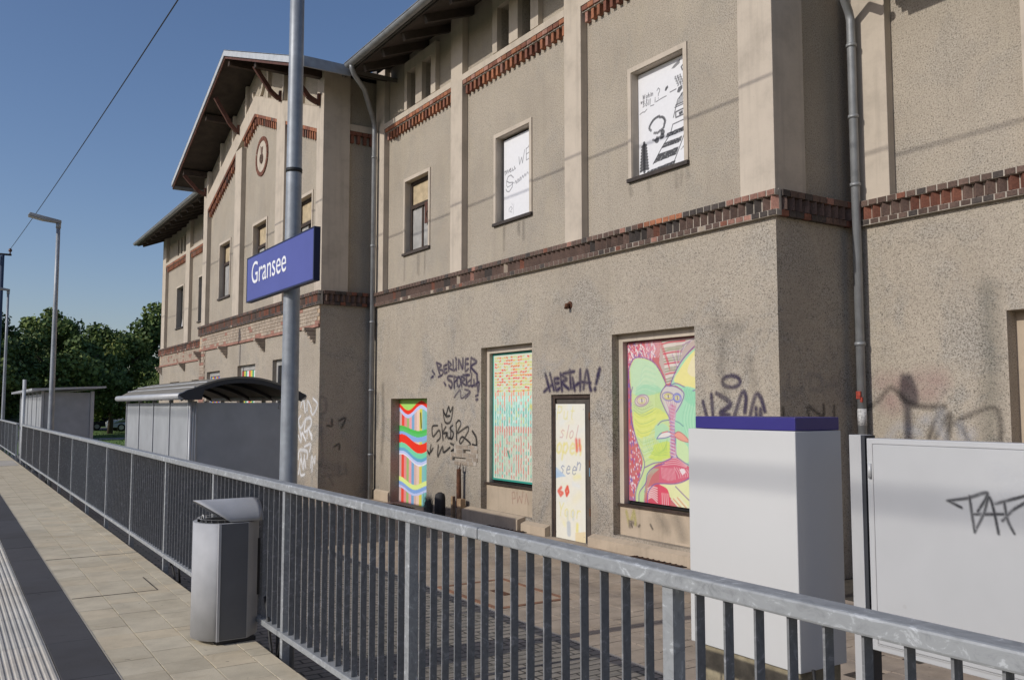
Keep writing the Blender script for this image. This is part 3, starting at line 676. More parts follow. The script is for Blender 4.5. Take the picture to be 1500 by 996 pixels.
# far wing
hw = [(33.6,34.86,4.9,6.6,.2), (37.45,38.65,4.9,6.6,.2), (37.3,37.6,7.98,8.7,.2), (37.9,38.2,7.98,8.7,.2), (38.5,38.8,7.98,8.7,.2), (33.2,33.6,7.98,8.7,.2), (34.1,34.5,7.98,8.7,.2)]
w = MB(); wall_x(w, 8.0, YB1, YW, ZY-.3, ZS1, [(37.2,38.9,-.1,2.65,.15), (33.4,35.1,-.1,2.65,.15)]); wall_x(w, 8.13, YB1, YW-.02, ZS1-.05, 9.35, hw)
quad(w, [(8.0,YW,ZY-.3),(18,YW,ZY-.3),(18,YW,9.2),(8.0,YW,9.2)])
w.add([(8.0,YW,9.2),(18,YW,9.2),(13,YW,11.2)], [(0,1,2)])
quad(w, [(18,-6,ZY-.3),(18,YW,ZY-.3),(18,YW,9.2),(18,-6,9.2)]); quad(w, [(9.4,-6,ZY-.3),(18,-6,ZY-.3),(18,-6,7.6),(9.4,-6,7.6)])
quad(w, [(9.5,YC+.13,7.4),(18,YC+.13,7.4),(18,YC+.13,9.3),(9.5,YC+.13,9.3)])
w.build('wall', RC, B, label='far wing and back walls')

# pilasters and ledges of smooth plaster
def pil(x0, x1, y0, y1, z0, z1):
    m_ = MB(); m_.box(x0, x1, y0, y1, z0, z1); return m_.build('pilaster', PLS, B, bevel=.006)
PX = 8.127
pil(8.0, 8.55, YC, 7.30, ZS1-.01, 9.3)
for a, b in ((10.45,10.88), (14.13,14.57), (17.63,YB0-.003)): pil(8.0, PX, a, b, ZS1-.01, 9.3)
for a, b in ((YB0,18.5), (20.72,21.36), (24.44,25.07), (28.15,YB1)):
    if a == YB0: pil(6.76, 7.38, a, b, ZS1-.01, gz(a+.2)-.02)
    elif b == YB1: pil(6.76, 7.38, a, b, ZS1-.01, gz(b-.2)-.02)
    else: pil(6.76, 6.887, a, b, ZS1-.01, 8.9)
for a, b in ((YW-.65,YW), (35.98,36.66), (31.6,32.3)): pil(8.0, PX, a, b, ZS1-.01, 9.3)
for a, b in ((6.24,YC-.005), (4.20,4.66), (.6,1.05)): pil(9.4, 9.527, a, b, ZS1-.01, 7.6)

def ledge(x, a, b, z0=7.785, z1=7.90, zt=7.975):
    m_ = MB()
    m_.add([(x,a,z0),(x,b,z0),(x,b,z1),(x,a,z1),(x+.125,a,z0),(x+.125,b,z0),(x+.125,b,zt),(x+.125,a,zt)],
           [(0,1,2,3),(3,2,6,7),(0,4,5,1),(0,3,7,4),(1,5,6,2)])
    return m_.build('ledge', PLS, B)
for a, b in ((7.3,10.45), (10.88,14.13), (14.57,17.63)): ledge(8.0, a, b)
for a, b in ((28.65,31.6), (32.3,35.98), (36.66,YW-.65)): ledge(8.0, a, b)
# window surrounds of the small attic windows
def attic_frame(x, yA, yB, ya, yb):
    m_ = MB()
    m_.box(x+.06, x+.127, yA, ya, 7.93, 8.95); m_.box(x+.06, x+.127, yb, yB, 7.93, 8.95)
    m_.box(x+.06, x+.127, ya, yb, 8.75, 8.95)
    return m_
def attic_pair(x, j0, a0, a1, b0, b1, j1):
    """two small windows: jamb, opening, mullion, opening, jamb"""
    m_ = MB()
    for p, q in ((j0,a0), (a1,b0), (b1,j1)): m_.box(x+.03, x+.127, p, q, 7.94, 8.98)
    for p, q in ((a0,a1), (b0,b1)): m_.box(x+.03, x+.127, p, q, 8.75, 8.98)
    m_.build('window_surround', PLS, B)
    for p, q in ((a0,a1), (b0,b1)):
        f = MB(); f.box(x+.33, x+.36, p, q, 7.975, 8.75); wv = f.build('window', M['pane'], B)
        f = MB()
        f.box(x+.29, x+.328, p, p+.05, 7.98, 8.74); f.box(x+.29, x+.328, q-.05, q, 7.98, 8.74)
        f.box(x+.29, x+.328, p+.05, q-.05, 7.98, 8.03); f.box(x+.29, x+.328, p+.05, q-.05, 8.69, 8.74)
        f.build('frame', M['wood_dark'], wv)
attic_pair(8.0, 11.64, 11.87, 12.26, 12.54, 12.93, 13.09)
attic_pair(8.0, 15.27, 15.47, 15.87, 16.16, 16.56, 16.69)
for a, b in ((37.3,37.6), (37.9,38.2), (38.5,38.8), (33.2,33.6), (34.1,34.5)):
    f = MB(); f.box(8.30, 8.33, a, b, 7.98, 8.7); f.build('window', M['pane'], B)

# ---- bricks
BRK = [M['brick_brown'], M['brick_dark'], M['brick_red'], M['brick_orange'], M['brick_salmon'], M['brick_cream']]
rb = random.Random(11)
brick_meshes = {}
def brick_mesh(dx, dy, dz):
    k = (round(dx,3), round(dy,3), round(dz,3))
    if k not in brick_meshes:
        a, b, c = dx/2, dy/2, dz/2; e = .004
        vs = []
        for (sx, ee) in ((-1, e), (1, 0)):
            for (sy, sz) in ((-1,-1),(1,-1),(1,1),(-1,1)):
                vs.append((sx*a, sy*(b-ee), sz*(c-ee)))
        vs += [(-a+e, sy*b, sz*c) for (sy, sz) in ((-1,-1),(1,-1),(1,1),(-1,1))]
        fs = [(0,1,2,3), (0,8,9,1), (1,9,10,2), (2,10,11,3), (3,11,8,0), (8,4,5,9), (9,5,6,10), (10,6,7,11), (11,7,4,8)]
        me = bpy.data.meshes.new('brick'); me.from_pydata(vs, [], fs); me.materials.append(BRK[0]); me.update()
        brick_meshes[k] = me
    return brick_meshes[k]
n_brick = [0]
far_bricks = MB()
def brick(cx, cy, cz, dx, dy, dz, mi, rot=0, single=True):
    if single and n_brick[0] < 292:
        n_brick[0] += 1
        j = rb.uniform(-.004, .004)
        return inst(brick_mesh(dx, dy, dz), 'brick', B, (cx+j, cy+rb.uniform(-.002,.002), cz), (rb.uniform(-.012,.012), 0, rot+rb.uniform(-.015,.015)), BRK[mi])
    if rot:
        c, s_ = math.cos(rot), math.sin(rot)
        far_bricks.obox((cx, cy, cz), (dx/2*c, dx/2*s_, 0), (-dy/2*s_, dy/2*c, 0), (0, 0, dz/2), mi)
    else:
        far_bricks.box(cx-dx/2, cx+dx/2, cy-dy/2, cy+dy/2, cz-dz/2, cz+dz/2, mi)
def pick(w):
    return rb.choices(range(6), weights=w)[0]

def band_x(x, y0, y1, single_to, wt_top, wt_mid, wt_low, z0=ZS0, pitch=.1245, special=None):
    """brick band along y: headers on top, a saw-tooth course, headers below; x = wall face"""
    m_ = MB()
    m_.box(x-.020, x+.02, y0, y1, z0+.002, z0+.308)
    m_.box(x-.066, x-.023, y0, y1, z0+.001, z0+.069); m_.box(x-.087, x-.024, y0, y1, z0+.231, z0+.301)
    m_.build('mortar_bed', M['mortar'], B)
    n = int((y1-y0)/pitch)
    p = (y1-y0)/n
    for i in range(n):
        cy = y0+(i+.5)*p
        sg = cy < single_to
        t, l, md = pick(wt_top), pick(wt_low), pick(wt_mid)
        if special:
            sp = special(cy)
            if sp: t, l, md = sp[0] if sp[0] is not None else t, sp[1] if sp[1] is not None else l, sp[2] if sp[2] is not None else md
        brick(x-.045, cy, z0+.266, .10, p-.016, .066, t, single=sg)
        brick(x-.03, cy, z0+.036, .085, p-.016, .060, l, single=sg)
        brick(x-.016, cy, z0+.150, .0885, .0885, .160, md, rot=math.pi/4, single=sg)
def band_y(y, x0, x1, single, wts, z0=ZS0, sgn=-1):
    """the same band on a wall that faces -y"""
    m_ = MB()
    m_.box(x0, x1, y-.022, y+.02, z0+.002, z0+.308)
    m_.build('mortar_bed', M['mortar'], B)
    n = max(1, int((x1-x0)/.125)); p = (x1-x0)/n
    for i in range(n):
        cx = x0+(i+.5)*p
        far_bricks.box(cx-p/2+.005, cx+p/2-.005, y-.095, y+.0, z0+.230, z0+.302, pick(wts))
        far_bricks.box(cx-p/2+.005, cx+p/2-.005, y-.072, y+.0, z0+.002, z0+.070, pick(wts))
        c = .066
        far_bricks.obox((cx, y-.005, z0+.150), (c*.7, c*.7, 0), (-c*.7, c*.7, 0), (0,0,.075), 0)
def near_corner(cy):
    k = int((cy-6.70)/.1245)
    top = 4 if k < 6 else 1 if k < 12 else 3 if 12 <= k < 18 else None
    low = 1 if k < 3 else 4 if k < 6 else None
    mid = 4 if k < 1 else None
    return top, low, mid
band_x(9.4, 3.97, 6.60, 99, [9,1,1,0,0,0], [3,.3,7,0,0,0], [9,1.5,.4,0,0,0])
band_x(9.4, -1.0, 3.965, -99, [8,2,2,0,0,0], [3,0,8,0,0,0], [8,2,2,0,0,0])
band_x(8.0, YC-.07, 17.98, 10.2, [10,3,.4,.2,.2,0], [10,2,.8,0,.3,.5], [10,1.5,.3,0,.3,.6], special=near_corner)
band_y(YC, 8.02, 9.33, False, [8,5,2,0,1,0])
band_x(6.76, YB0-.07, YB1+.05, 0, [8,7,0,0,0,0], [8,2,5,0,0,0], [5,9,.5,0,.1,.3])
band_y(YB0, 6.80, 7.94, False, [6,5,2,0,0,0])
band_x(8.0, YB1+.05, YW+.04, 0, [8,4,1,0,0,0], [3,1,7,0,1,0], [4,1,5,0,1,1])

def frieze_x(x, y0, y1, single, wt=(0,0,4,9,2,0), z0=7.52, pitch=.152):
    n = int(round((y1-y0)/pitch)); p = (y1-y0)/n
    m_ = MB(); m_.box(x+.035, x+.135, y0, y1, z0+.165, z0+.262); m_.build('mortar_bed', M['mortar'], B)
    for i in range(n):
        cy = y0+(i+.5)*p
        brick(x+.07, cy, z0+.222, .125, p-.012, .078, pick(wt), single=single)
        brick(x+.09, cy, z0+.092, .085, p*.44, .180, pick(wt), single=single)
frieze_x(8.0, 10.885, 14.125, True)
frieze_x(8.0, 14.575, 17.60, True)
frieze_x(8.0, 7.305, 10.445, True)
frieze_x(8.0, 28.7, 31.6, False); frieze_x(8.0, 32.3, 35.98, False); frieze_x(8.0, 36.66, YW-.65, False)

def rake(x, ya, za, yb, zb):
    """dentil frieze climbing with the gable"""
    n = int(abs(yb-ya)/.152); 
    for i in range(n):
        t = (i+.5)/n; y = ya+(yb-ya)*t; z = za+(zb-za)*t
        sl = (zb-za)/(yb-ya)
        d = abs(yb-ya)/n/2
        far_bricks.add([(x+.01,y-d+.006,z-.085-sl*d),(x+.01,y+d-.006,z-.085+sl*d),(x+.01,y+d-.006,z+sl*d),(x+.01,y-d+.006,z-sl*d),
                        (x+.13,y-d+.006,z-.085-sl*d),(x+.13,y+d-.006,z-.085+sl*d),(x+.13,y+d-.006,z+sl*d),(x+.13,y-d+.006,z-sl*d)],
                       [(0,1,2,3),(0,4,5,1),(0,3,7,4),(1,5,6,2),(3,2,6,7)], pick((1,0,7,4,0,0)))
        far_bricks.box(x+.05, x+.13, y-.036, y+.036, z-.27, z-.085, pick((1,0,7,4,0,0)))
zlow = lambda y: 9.53 - .355*abs(y-23.3)
rake(6.76, 18.52, zlow(18.52), 20.70, zlow(20.70)); rake(6.76, 21.38, zlow(21.38), 23.3, zlow(23.3))
rake(6.76, 23.3, zlow(23.3), 24.42, zlow(24.42)); rake(6.76, 25.09, zlow(25.09), 28.13, zlow(28.13))
# light chevron band above the raking frieze
m_ = MB()
zt = lambda y: zlow(y) + .49
for (a, b) in ((18.5,23.3), (23.3,28.15)):
    m_.add([(6.763,a,zlow(a)),(6.763,b,zlow(b)),(6.763,b,zt(b)),(6.763,a,zt(a)),(6.888,a,zlow(a)),(6.888,b,zlow(b)),(6.888,b,zt(b)+.03),(6.888,a,zt(a)+.03)],
           [(0,1,2,3),(0,4,5,1),(3,2,6,7)])
m_.build('chevron_band', PLS, B)
for y in (19.75, 21.04, 22.35, 24.30, 25.6, 26.9):        # slim posts between band and soffit
    m_ = MB(); m_.box(6.80, 6.888, y-.06, y+.06, zt(y)-.01, gz(y)); m_.build('pilaster', PLS, B)
m_ = MB()                                           # round-headed niches' arches near the ridge
for k in range(9):
    a0, a1 = math.pi*k/9, math.pi*(k+1)/9
    for yc in (23.3,):
        r0, r1 = .42, .50
        pts = [(6.82, yc-r0*math.cos(a0), 9.98-.3*math.sin(a0)+.28), (6.82, yc-r1*math.cos(a0), 9.98-.36*math.sin(a0)+.28),
               (6.82, yc-r1*math.cos(a1), 9.98-.36*math.sin(a1)+.28), (6.82, yc-r0*math.cos(a1), 9.98-.3*math.sin(a1)+.28)]
        m_.prism(pts, (.068, 0, 0))
m_.build('arch_moulding', PLS, B)
# side of the bay: ledge, frieze in shade
m_ = MB(); m_.box(7.385, 7.99, YB0+.02, YB0+.118, 7.785, 7.93); m_.box(7.385, 8.127, YB0+.115, YB0+.119, 7.93, 7.96); m_.build('ledge', PLS, B)
for i in range(4):
    cx = 7.46+i*.152
    far_bricks.box(cx-.07, cx+.07, YB0+.03, YB0+.118, 7.70, 7.78, 2)
    far_bricks.box(cx-.035, cx+.035, YB0+.05, YB0+.118, 7.52, 7.70, 2)
# cream brick course and corbels under the band of bay and wing
m_ = MB(); m_.box(6.745, 6.765, YB0+.0, YB1, 3.42, 3.835)
m_.build('mortar_bed', simple('cream_mortar', (.50,.37,.25), .95, var=.25, vscale=6, bscale=30), B)
for (x, y0, y1) in ((6.745, YB0, YB1), (7.985, YB1+.02, YW)):
    for r in range(5):
        z = 3.43+r*.081; y = y0+.01+(.13 if r % 2 else 0)
        while y < y1-.27:
            far_bricks.box(x-.012, x+.006, y, y+.245, z, z+.07, 5 if rb.random() > .12 else 4)
            y += .257
    far_bricks.box(x-.03, x+.01, y0, y1, 3.36, 3.42, 4)
m_ = MB(); m_.box(7.985, 8.005, YB1, YW, 3.42, 3.835); m_.build('mortar_bed', bpy.data.materials['cream_mortar'], B)
for x, y in ((6.76, 18.42), (6.76, 22.0), (6.76, 25.5), (6.76, 28.45), (8.0, 36.3), (8.0, 32.6), (8.0, 40.7)):
    m_ = MB()
    for k in range(4):
        m_.box(x-.26+k*.062, x+.01, y-.07, y+.07, 3.36-(k+1)*.078, 3.36-k*.078-.008)
    m_.build('corbel', M['brick_cream'], B)
m_ = MB(); m_.box(6.745, 6.77, 27.95, YB1-.01, .0, 3.36); m_.build('brick_quoin', M['brick_cream'], B)
for r in range(38):
    far_bricks.box(6.73, 6.75, 27.98+(.1 if r % 2 else 0), YB1-.02, .04+r*.0875, .04+r*.0875+.075, rb.choice([5,5,4]))
# exposed bricks where the render has broken off beside the black tag
m_ = MB()
for (a, b, z) in ((14.06,14.30,.875),(13.84,14.04,.880),(13.62,13.80,.890),(14.04,14.27,.800),(13.50,13.73,.815),(14.30,14.47,.730),(14.05,14.28,.728),(13.80,14.02,.732),(13.56,13.78,.738),
                  (14.43,14.50,.655),(13.70,13.91,.660),(13.50,13.66,.668),(14.10,14.34,.582),(13.86,14.08,.585),(13.66,13.82,.592)):
    m_.box(7.990, 8.004, a, b, z, z+.062)
m_.build('exposed_brick', M['brick_cream'], B)
m_ = MB()
for (ya, yb, za, zb) in ((13.50,14.36,.870,.945), (13.50,13.755,.72,.87), (14.025,14.36,.72,.87), (13.755,14.025,.72,.795), (13.55,13.925,.59,.72), (13.925,14.425,.585,.65), (14.425,14.52,.60,.80)):
    m_.box(7.9935, 8.001, ya, yb, za, zb)
for (ya, yb, za, zb) in ((13.76,14.02,.80,.865), (13.93,14.42,.655,.715)):
    m_.box(8.045, 8.052, ya, yb, za, zb)
m_.build('brick_bed', M['mortar'], B)
far_bricks.build('brick_courses', BRK, B, kind='stuff')

# ---- windows and boards
def surround(x, a, b, z0, z1, wd=.07):
    m_ = MB()
    m_.box(x-.022, x+.0, a-wd, a, z0, z1+wd); m_.box(x-.022, x+.0, b, b+wd, z0, z1+wd); m_.box(x-.022, x+.0, a, b, z1, z1+wd)
    # lining of the reveal
    m_.box(x, x+.165, a, a+.006, z0, z1); m_.box(x, x+.165, b-.006, b, z0, z1); m_.box(x, x+.165, a+.006, b-.006, z1-.006, z1)
    return m_
def sill(parent, x, a, b, z, wd=.07, mat=None):
    m_ = MB(); m_.box(x-.05, x+.165, a-wd-.01, b+wd+.01, z-.055, z)
    return m_.build('sill', mat or M['brick_dark'], parent, bevel=.004)
def old_window(x, a, b, z0, z1, label, board=True, rnd=0):
    """dark wooden casement with transom; x = plane of the wall"""
    root = surround(x, a, b, z0, z1).build('window', PLS, B, label=label)
    sill(root, x, a, b, z0)
    f = MB(); d0, d1 = x+.12, x+.17
    f.box(d0, d1, a, a+.07, z0, z1); f.box(d0, d1, b-.07, b, z0, z1)
    f.box(d0, d1, a+.07, b-.07, z1-.08, z1); f.box(d0, d1, a+.07, b-.07, z0, z0+.08)
    zt_ = z0+(z1-z0)*.64
    f.box(d0-.015, d1, a+.07, b-.07, zt_-.04, zt_+.04)
    c = (a+b)/2
    f.box(d0+.01, d1, c-.03, c+.03, z0+.08, zt_-.04)
    f.build('frame', M['wood_dark'], root)
    for (p, q, r, s_) in ((a+.07, c-.03, z0+.08, zt_-.04), (c+.03, b-.07, z0+.08, zt_-.04), (a+.07, b-.07, zt_+.04, z1-.08)):
        g = MB(); g.box(d1-.02, d1-.012, p, q, r, s_)
        up = r > zt_
        mt = M['pane_board'] if up and board else (M['pane_grey'] if (p > c) == (rnd == 1) or rnd == 0 else M['dark_void'])
        g.build('pane', mt, root)
    back = MB(); back.box(x+.19, x+.2, a, b, z0, z1); back.build('backing', M['dark_void'], root)
    return root
w3 = old_window(8.13, 15.70, 16.78, 4.88, 6.42, 'upper window with dark broken frame beside the bay')
m_ = MB(); m_.box(8.225, 8.245, 15.74, 16.08, 5.42, 5.86); m_.build('carved_panel', M['wood_red'], w3)
m_ = MB(); m_.tube([(8.22, 15.9+.08*math.cos(t*.785), 5.58+.09*math.sin(t*.785)) for t in range(9)], .014, 6, caps=False); m_.tube([(8.22,15.90,5.67),(8.22,15.93,5.80)], .012, 6); m_.build('carving', M['wood_dark'], w3)
old_window(6.89, 19.05, 20.2, 4.88, 6.50, 'bay window half hidden by the sign pole', rnd=1)
old_window(6.89, 22.41, 23.57, 4.88, 6.50, 'middle bay window', rnd=1)
old_window(6.89, 25.85, 27.0, 4.88, 6.50, 'left bay window', rnd=1)
def blind(x, a, b, z0, z1, mat, nm='board', par=None, d=.12):
    m_ = MB(); m_.box(x+d, x+d+.03, a, b, z0, z1); return m_.build(nm, mat, par or B)
r_ = surround(8.13, 37.45, 38.65, 4.9, 6.6).build('window', PLS, B, label='wing window with a torn white curtain'); sill(r_, 8.13, 37.45, 38.65, 4.9); blind(8.13, 37.45, 38.65, 4.9, 6.6, M['dark_void'], 'backing', r_, .18)
m_ = MB(); m_.add([(8.24,37.47,4.95),(8.24,38.2,4.95),(8.25,38.0,5.5),(8.25,37.8,6.0),(8.24,37.47,6.5)], [(0,1,2,3,4)]); m_.build('curtain', M['white_board'], r_)
r_ = surround(8.13, 33.6, 34.86, 4.9, 6.6).build('window', PLS, B); sill(r_, 8.13, 33.6, 34.86, 4.9); blind(8.13, 33.6, 34.86, 4.9, 6.6, M['dark_void'], 'backing', r_, .18)
for a, b, z in ((37.2,38.9,2.65), (33.4,35.1,2.65)):
    blind(8.0, a, b, -.1, z, M['plinth'])
# ground floor windows of the bay
for k, (a, b, z) in enumerate(((20.15,21.3,2.78), (22.73,24.37,2.75), (26.2,27.71,2.69))):
    m_ = MB()
    m_.box(6.86, 6.90, a, a+.12, -.1, z); m_.box(6.86, 6.90, b-.12, b, -.1, z); m_.box(6.86, 6.90, a+.12, b-.12, z-.14, z)
    r_ = m_.build('window', M['pane_grey'], B); blind(6.76, a+.12, b-.12, -.1, z-.14, M['dark_void'], 'backing', r_, .14)
# ledge of medallion
m_ = MB()
cy, cz = 22.93, 8.28
ring_pts = 20
for k in range(ring_pts):
    a0, a1 = 2*math.pi*k/ring_pts+.02, 2*math.pi*(k+1)/ring_pts-.02
    m_.prism([(6.86, cy+.42*math.cos(a0), cz+.42*math.sin(a0)), (6.86, cy+.53*math.cos(a0), cz+.53*math.sin(a0)), (6.86, cy+.53*math.cos(a1), cz+.53*math.sin(a1)), (6.86, cy+.42*math.cos(a1), cz+.42*math.sin(a1))], (.035,0,0))
med = m_.build('medallion', M['brick_red'], B)
m_ = MB(); m_.prism([(6.872, cy+.415*math.cos(2*math.pi*k/28), cz+.415*math.sin(2*math.pi*k/28)) for k in range(28)], (.02,0,0)); m_.build('medallion_disc', PLS, med)
m_ = MB()
for k in range(8):                                  # relief: a wheel with a wing
    a = k*math.pi/4
    m_.tube([(6.862, cy, cz-.06), (6.862, cy+.12*math.cos(a), cz-.06+.12*math.sin(a))], .012, 5)
m_.tube([(6.862, cy+.12*math.cos(2*math.pi*k/14), cz-.06+.12*math.sin(2*math.pi*k/14)) for k in range(15)], .018, 6, caps=False)
m_.prism([(6.858,cy+.05,cz+.06),(6.858,cy+.10,cz+.30),(6.858,cy-.02,cz+.22),(6.858,cy-.10,cz+.25),(6.858,cy-.05,cz+.06)], (.02,0,0))
m_.build('relief', M['brick_brown'], med)

# plinth blocks
def plinth(y0, y1, x=8.0, t=.10, z=-.19):
    m_ = MB()
    m_.add([(x-t,y0,ZY-.05),(x-t,y1,ZY-.05),(x-t,y1,z-.04),(x-t,y0,z-.04),(x+.0,y0,z),(x+.0,y1,z),(x+.0,y0,ZY-.05),(x+.0,y1,ZY-.05)],
           [(0,1,2,3),(3,2,5,4),(0,3,4,6),(1,7,5,2)])
    return m_.build('plinth', M['plinth'], B)
plinth(YC-.02, 10.22); plinth(11.30, 11.98); 
plinth(11.99, 14.0, z=-.13, t=.16)
plinth(17.16, YB0-.05, t=.04, z=-.14)
plinth(-5, 6.7, 9.4)

# roofs: main, bay, right hand part
def roof_slab(mb, quad_pts, th=.14):
    """sloped slab: outline of the top, thickness downward"""
    mb.prism(quad_pts, (0, 0, -th))
XE, ZE = 6.98, 8.90
r = MB()
roof_slab(r, [(XE,YC-.6,ZE),(XE,17.6,ZE),(13,17.6,ZE+.4*6.02),(13,YC-.6,ZE+.4*6.02)])
roof_slab(r, [(XE,29.2,ZE),(XE,YW+.55,ZE),(13,YW+.55,ZE+.4*6.02),(13,29.2,ZE+.4*6.02)])
roof_slab(r, [(19.02,YC-.6,ZE),(19.02,YW+.55,ZE),(13,YW+.55,ZE+.4*6.02),(13,YC-.6,ZE+.4*6.02)])
roof_slab(r, [(13.0,17.5,ZE+.4*6.02-.002),(8,17.5,ZE+.4*1.02-.002),(8,29.3,ZE+.4*1.02-.002),(13,29.3,ZE+.4*6.02-.002)])
r.build('roof', M['roof_tile'], B)
rb_ = MB(); RX = 5.95; zr = 11.10
for s_ in (-1, 1):
    yo = 23.33+s_*6.08
    roof_slab(rb_, [(RX,yo,zr-.37*6.08),(RX,23.33,zr),(13,23.33,zr),(13,yo,zr-.37*6.08)], .10)
bay_roof = rb_.build('roof', M['roof_tile'], B, label='gable roof of the bay')
sf = MB()                                            # soffit boards a touch below the roofs
roof_slab(sf, [(XE+.04,YC-.56,ZE-.145),(XE+.04,17.55,ZE-.145),(8.4,17.55,ZE-.145+.4*1.38),(8.4,YC-.56,ZE-.145+.4*1.38)], .02)
roof_slab(sf, [(XE+.04,29.2,ZE-.145),(XE+.04,YW+.5,ZE-.145),(8.4,YW+.5,ZE-.145+.4*1.38),(8.4,29.2,ZE-.145+.4*1.38)], .02)
for s_ in (-1, 1):
    yo = 23.33+s_*6.05
    roof_slab(sf, [(RX+.03,yo,zr-.37*6.05-.105),(RX+.03,23.33,zr-.105),(7.9,23.33,zr-.105),(7.9,yo,zr-.37*6.05-.105)], .02)
sf.build('soffit', M['soffit'], B)
def rafter(x0, z0, y, x1, slope=.4, h=.15, w_=.10):
    m_ = MB()
    m_.prism([(x0,y-w_/2,z0),(x0+.06,y-w_/2,z0-h),(x1,y-w_/2,z0-h+slope*(x1-x0-.06)),(x1,y-w_/2,z0+slope*(x1-x0))], (0,w_,0))
    return m_.build('rafter', M['soffit'], B)
y = YC-.2
while y < 17.5:
    rafter(XE+.10, ZE-.17+.04, y, 8.12); y += .92
y = 29.9
while y < YW+.4:
    rafter(XE+.10, ZE-.17+.04, y, 8.12); y += .92
for y in (18.3, 20.9, 23.33, 25.7, 28.4):          # purlins carrying the gable overhang
    m_ = MB(); m_.box(6.05, 6.885, y-.08, y+.08, gz(y)-.19-(.05 if y == 23.33 else 0), gz(y)-.02)
    m_.build('purlin', M['wood_dark'], B)
def strut(y, zb, zt_):
    """curved timber bracket from the wall up to the overhang"""
    m_ = MB(); P = []
    for k in range(9):
        t = k/8
        x = 6.70 - .62*t; z = zb + (zt_-zb)*t + .10*math.sin(math.pi*t)*(-1 if t < .5 else -.6)
        P.append((x, y, z))
    for k in range(8):
        a, b = Vector(P[k]), Vector(P[k+1]); d = (b-a)
        nrm = Vector((-d.z, 0, d.x)).normalized()*.052
        m_.obox((a+b)/2, d*.52, (0,.042,0), nrm)
    m_.box(6.70, 6.757, y-.045, y+.045, zb-.06, zb+.20)
    return m_.build('roof_bracket', M['wood_red'], B)
strut(18.32, 8.35, gz(18.3)-.2); strut(21.04, 9.25, gz(21.04)-.15); strut(24.75, 9.4, gz(24.75)-.15); strut(28.38, 8.35, gz(28.4)-.2)
# verge boards with zinc edge
vb = MB(); ve = MB()
for s_ in (-1, 1):
    yo = 23.33+s_*6.10; zo = zr-.37*6.10
    ve.prism([(RX-.035,yo,zo+.02),(RX-.035,23.33,zr+.02),(RX-.035,23.33,zr-.14),(RX-.035,yo,zo-.14)], (.03,0,0))
    ve.prism([(RX-.035,yo,zo+.024),(RX-.035,23.33,zr+.024),(RX+.16,23.33,zr+.024),(RX+.16,yo,zo+.024)], (0,0,-.02))
    vb.prism([(RX+.0,yo,zo-.10),(RX+.0,23.33,zr-.10),(RX+.0,23.33,zr-.21),(RX+.0,yo,zo-.21)], (.03,0,0))
ve.build('verge_flashing', M['zinc_light'], B); vb.build('verge_board', M['wood_red'], B)
for ya, yb in ((17.16, 17.20), (29.48, 29.52)):
    m_ = MB(); m_.box(RX+.02, 7.0, ya, yb, zr-.37*6.10-.20, zr-.37*6.10+.02); m_.build('fascia', M['zinc'], B)
m_ = MB(); roof_slab(m_, [(8.42,-6,7.15),(8.42,YC-.62,7.15),(13,YC-.62,9.0),(13,-6,9.0)], .14); m_.build('roof', M['roof_tile'], B, label='lower roof right of the corner')
for y in (6.12, 2.2, -1.8):
    m_ = MB(); P = [(9.38,y,6.72),(9.20,y,6.76),(9.05,y,6.85),(8.90,y,6.98),(8.85,y,7.08)]
    for k in range(4):
        a, b = Vector(P[k]), Vector(P[k+1]); d = b-a; nrm = Vector((-d.z,0,d.x)).normalized()*.07
        m_.obox((a+b)/2, d*.54, (0,.06,0), nrm)
    m_.box(8.6, 9.39, y-.06, y+.06, 6.98, 7.10); m_.box(9.30, 9.395, y-.06, y+.06, 6.66, 6.98)
    m_.build('roof_bracket', M['wood_red'], B)

def gutter(x, z, y0, y1, r=.085):
    m_ = MB(); n = 10; vs = []; fs = []
    for yy in (y0, y1):
        for k in range(n+1):
            a = math.pi + math.pi*k/n
            vs.append((x+r*math.cos(a), yy, z+r*math.sin(a)))
        for k in range(n+1):
            a = 2*math.pi - math.pi*k/n
            vs.append((x+(r-.008)*math.cos(a), yy, z+(r-.008)*math.sin(a)))
    c = 2*(n+1)
    for k in range(c):
        fs.append((k, (k+1) % c, c+(k+1) % c, c+k))
    m_.add(vs, fs, 0, True)
    m_.add([vs[k] for k in range(c)], [tuple(range(c))]); m_.add([vs[c+k] for k in range(c)], [tuple(range(c))])
    m_.tube([(x-r, y0, z), (x-r, y1, z)], .012, 6)
    return m_.build('gutter', M['zinc'], B)
gutter(XE-.07, ZE-.05, YC-.6, 17.1); gutter(XE-.07, ZE-.05, 29.4, YW+.55); gutter(8.35, 7.08, -6, YC-.7)
def downpipe(pts, collars, r=.052):
    m_ = MB(); m_.tube(pts, r, 14); o = m_.build('downpipe', M['zinc'], B)
    c = MB()
    for (x, y, z) in collars: c.tube([(x,y,z-.02),(x,y,z+.02)], r+.012, 14)
    c.build('pipe_clip', M['zinc'], o)
    return o
xp, yp = 7.90, 17.93
downpipe([(xp,yp,ZY),(xp,yp,7.88),(xp-.03,yp-.03,8.0),(7.35,17.25,8.45),(7.0,16.98,8.62),(6.93,16.93,8.72),(6.91,16.92,8.84)],
         [(xp,yp,z) for z in (.6, 2.0, 3.5, 5.2, 7.2)])
xp2, yp2 = 9.28, 6.62
downpipe([(xp2,yp2,ZY),(xp2,yp2,6.42),(xp2-.03,yp2+.0,6.52),(8.75,yp2-.15,6.93),(8.42,yp2-.3,7.0),(8.38,yp2-.35,7.04)],
         [(xp2,yp2,z) for z in (.7, 2.4, 4.35, 5.2, 6.1)])

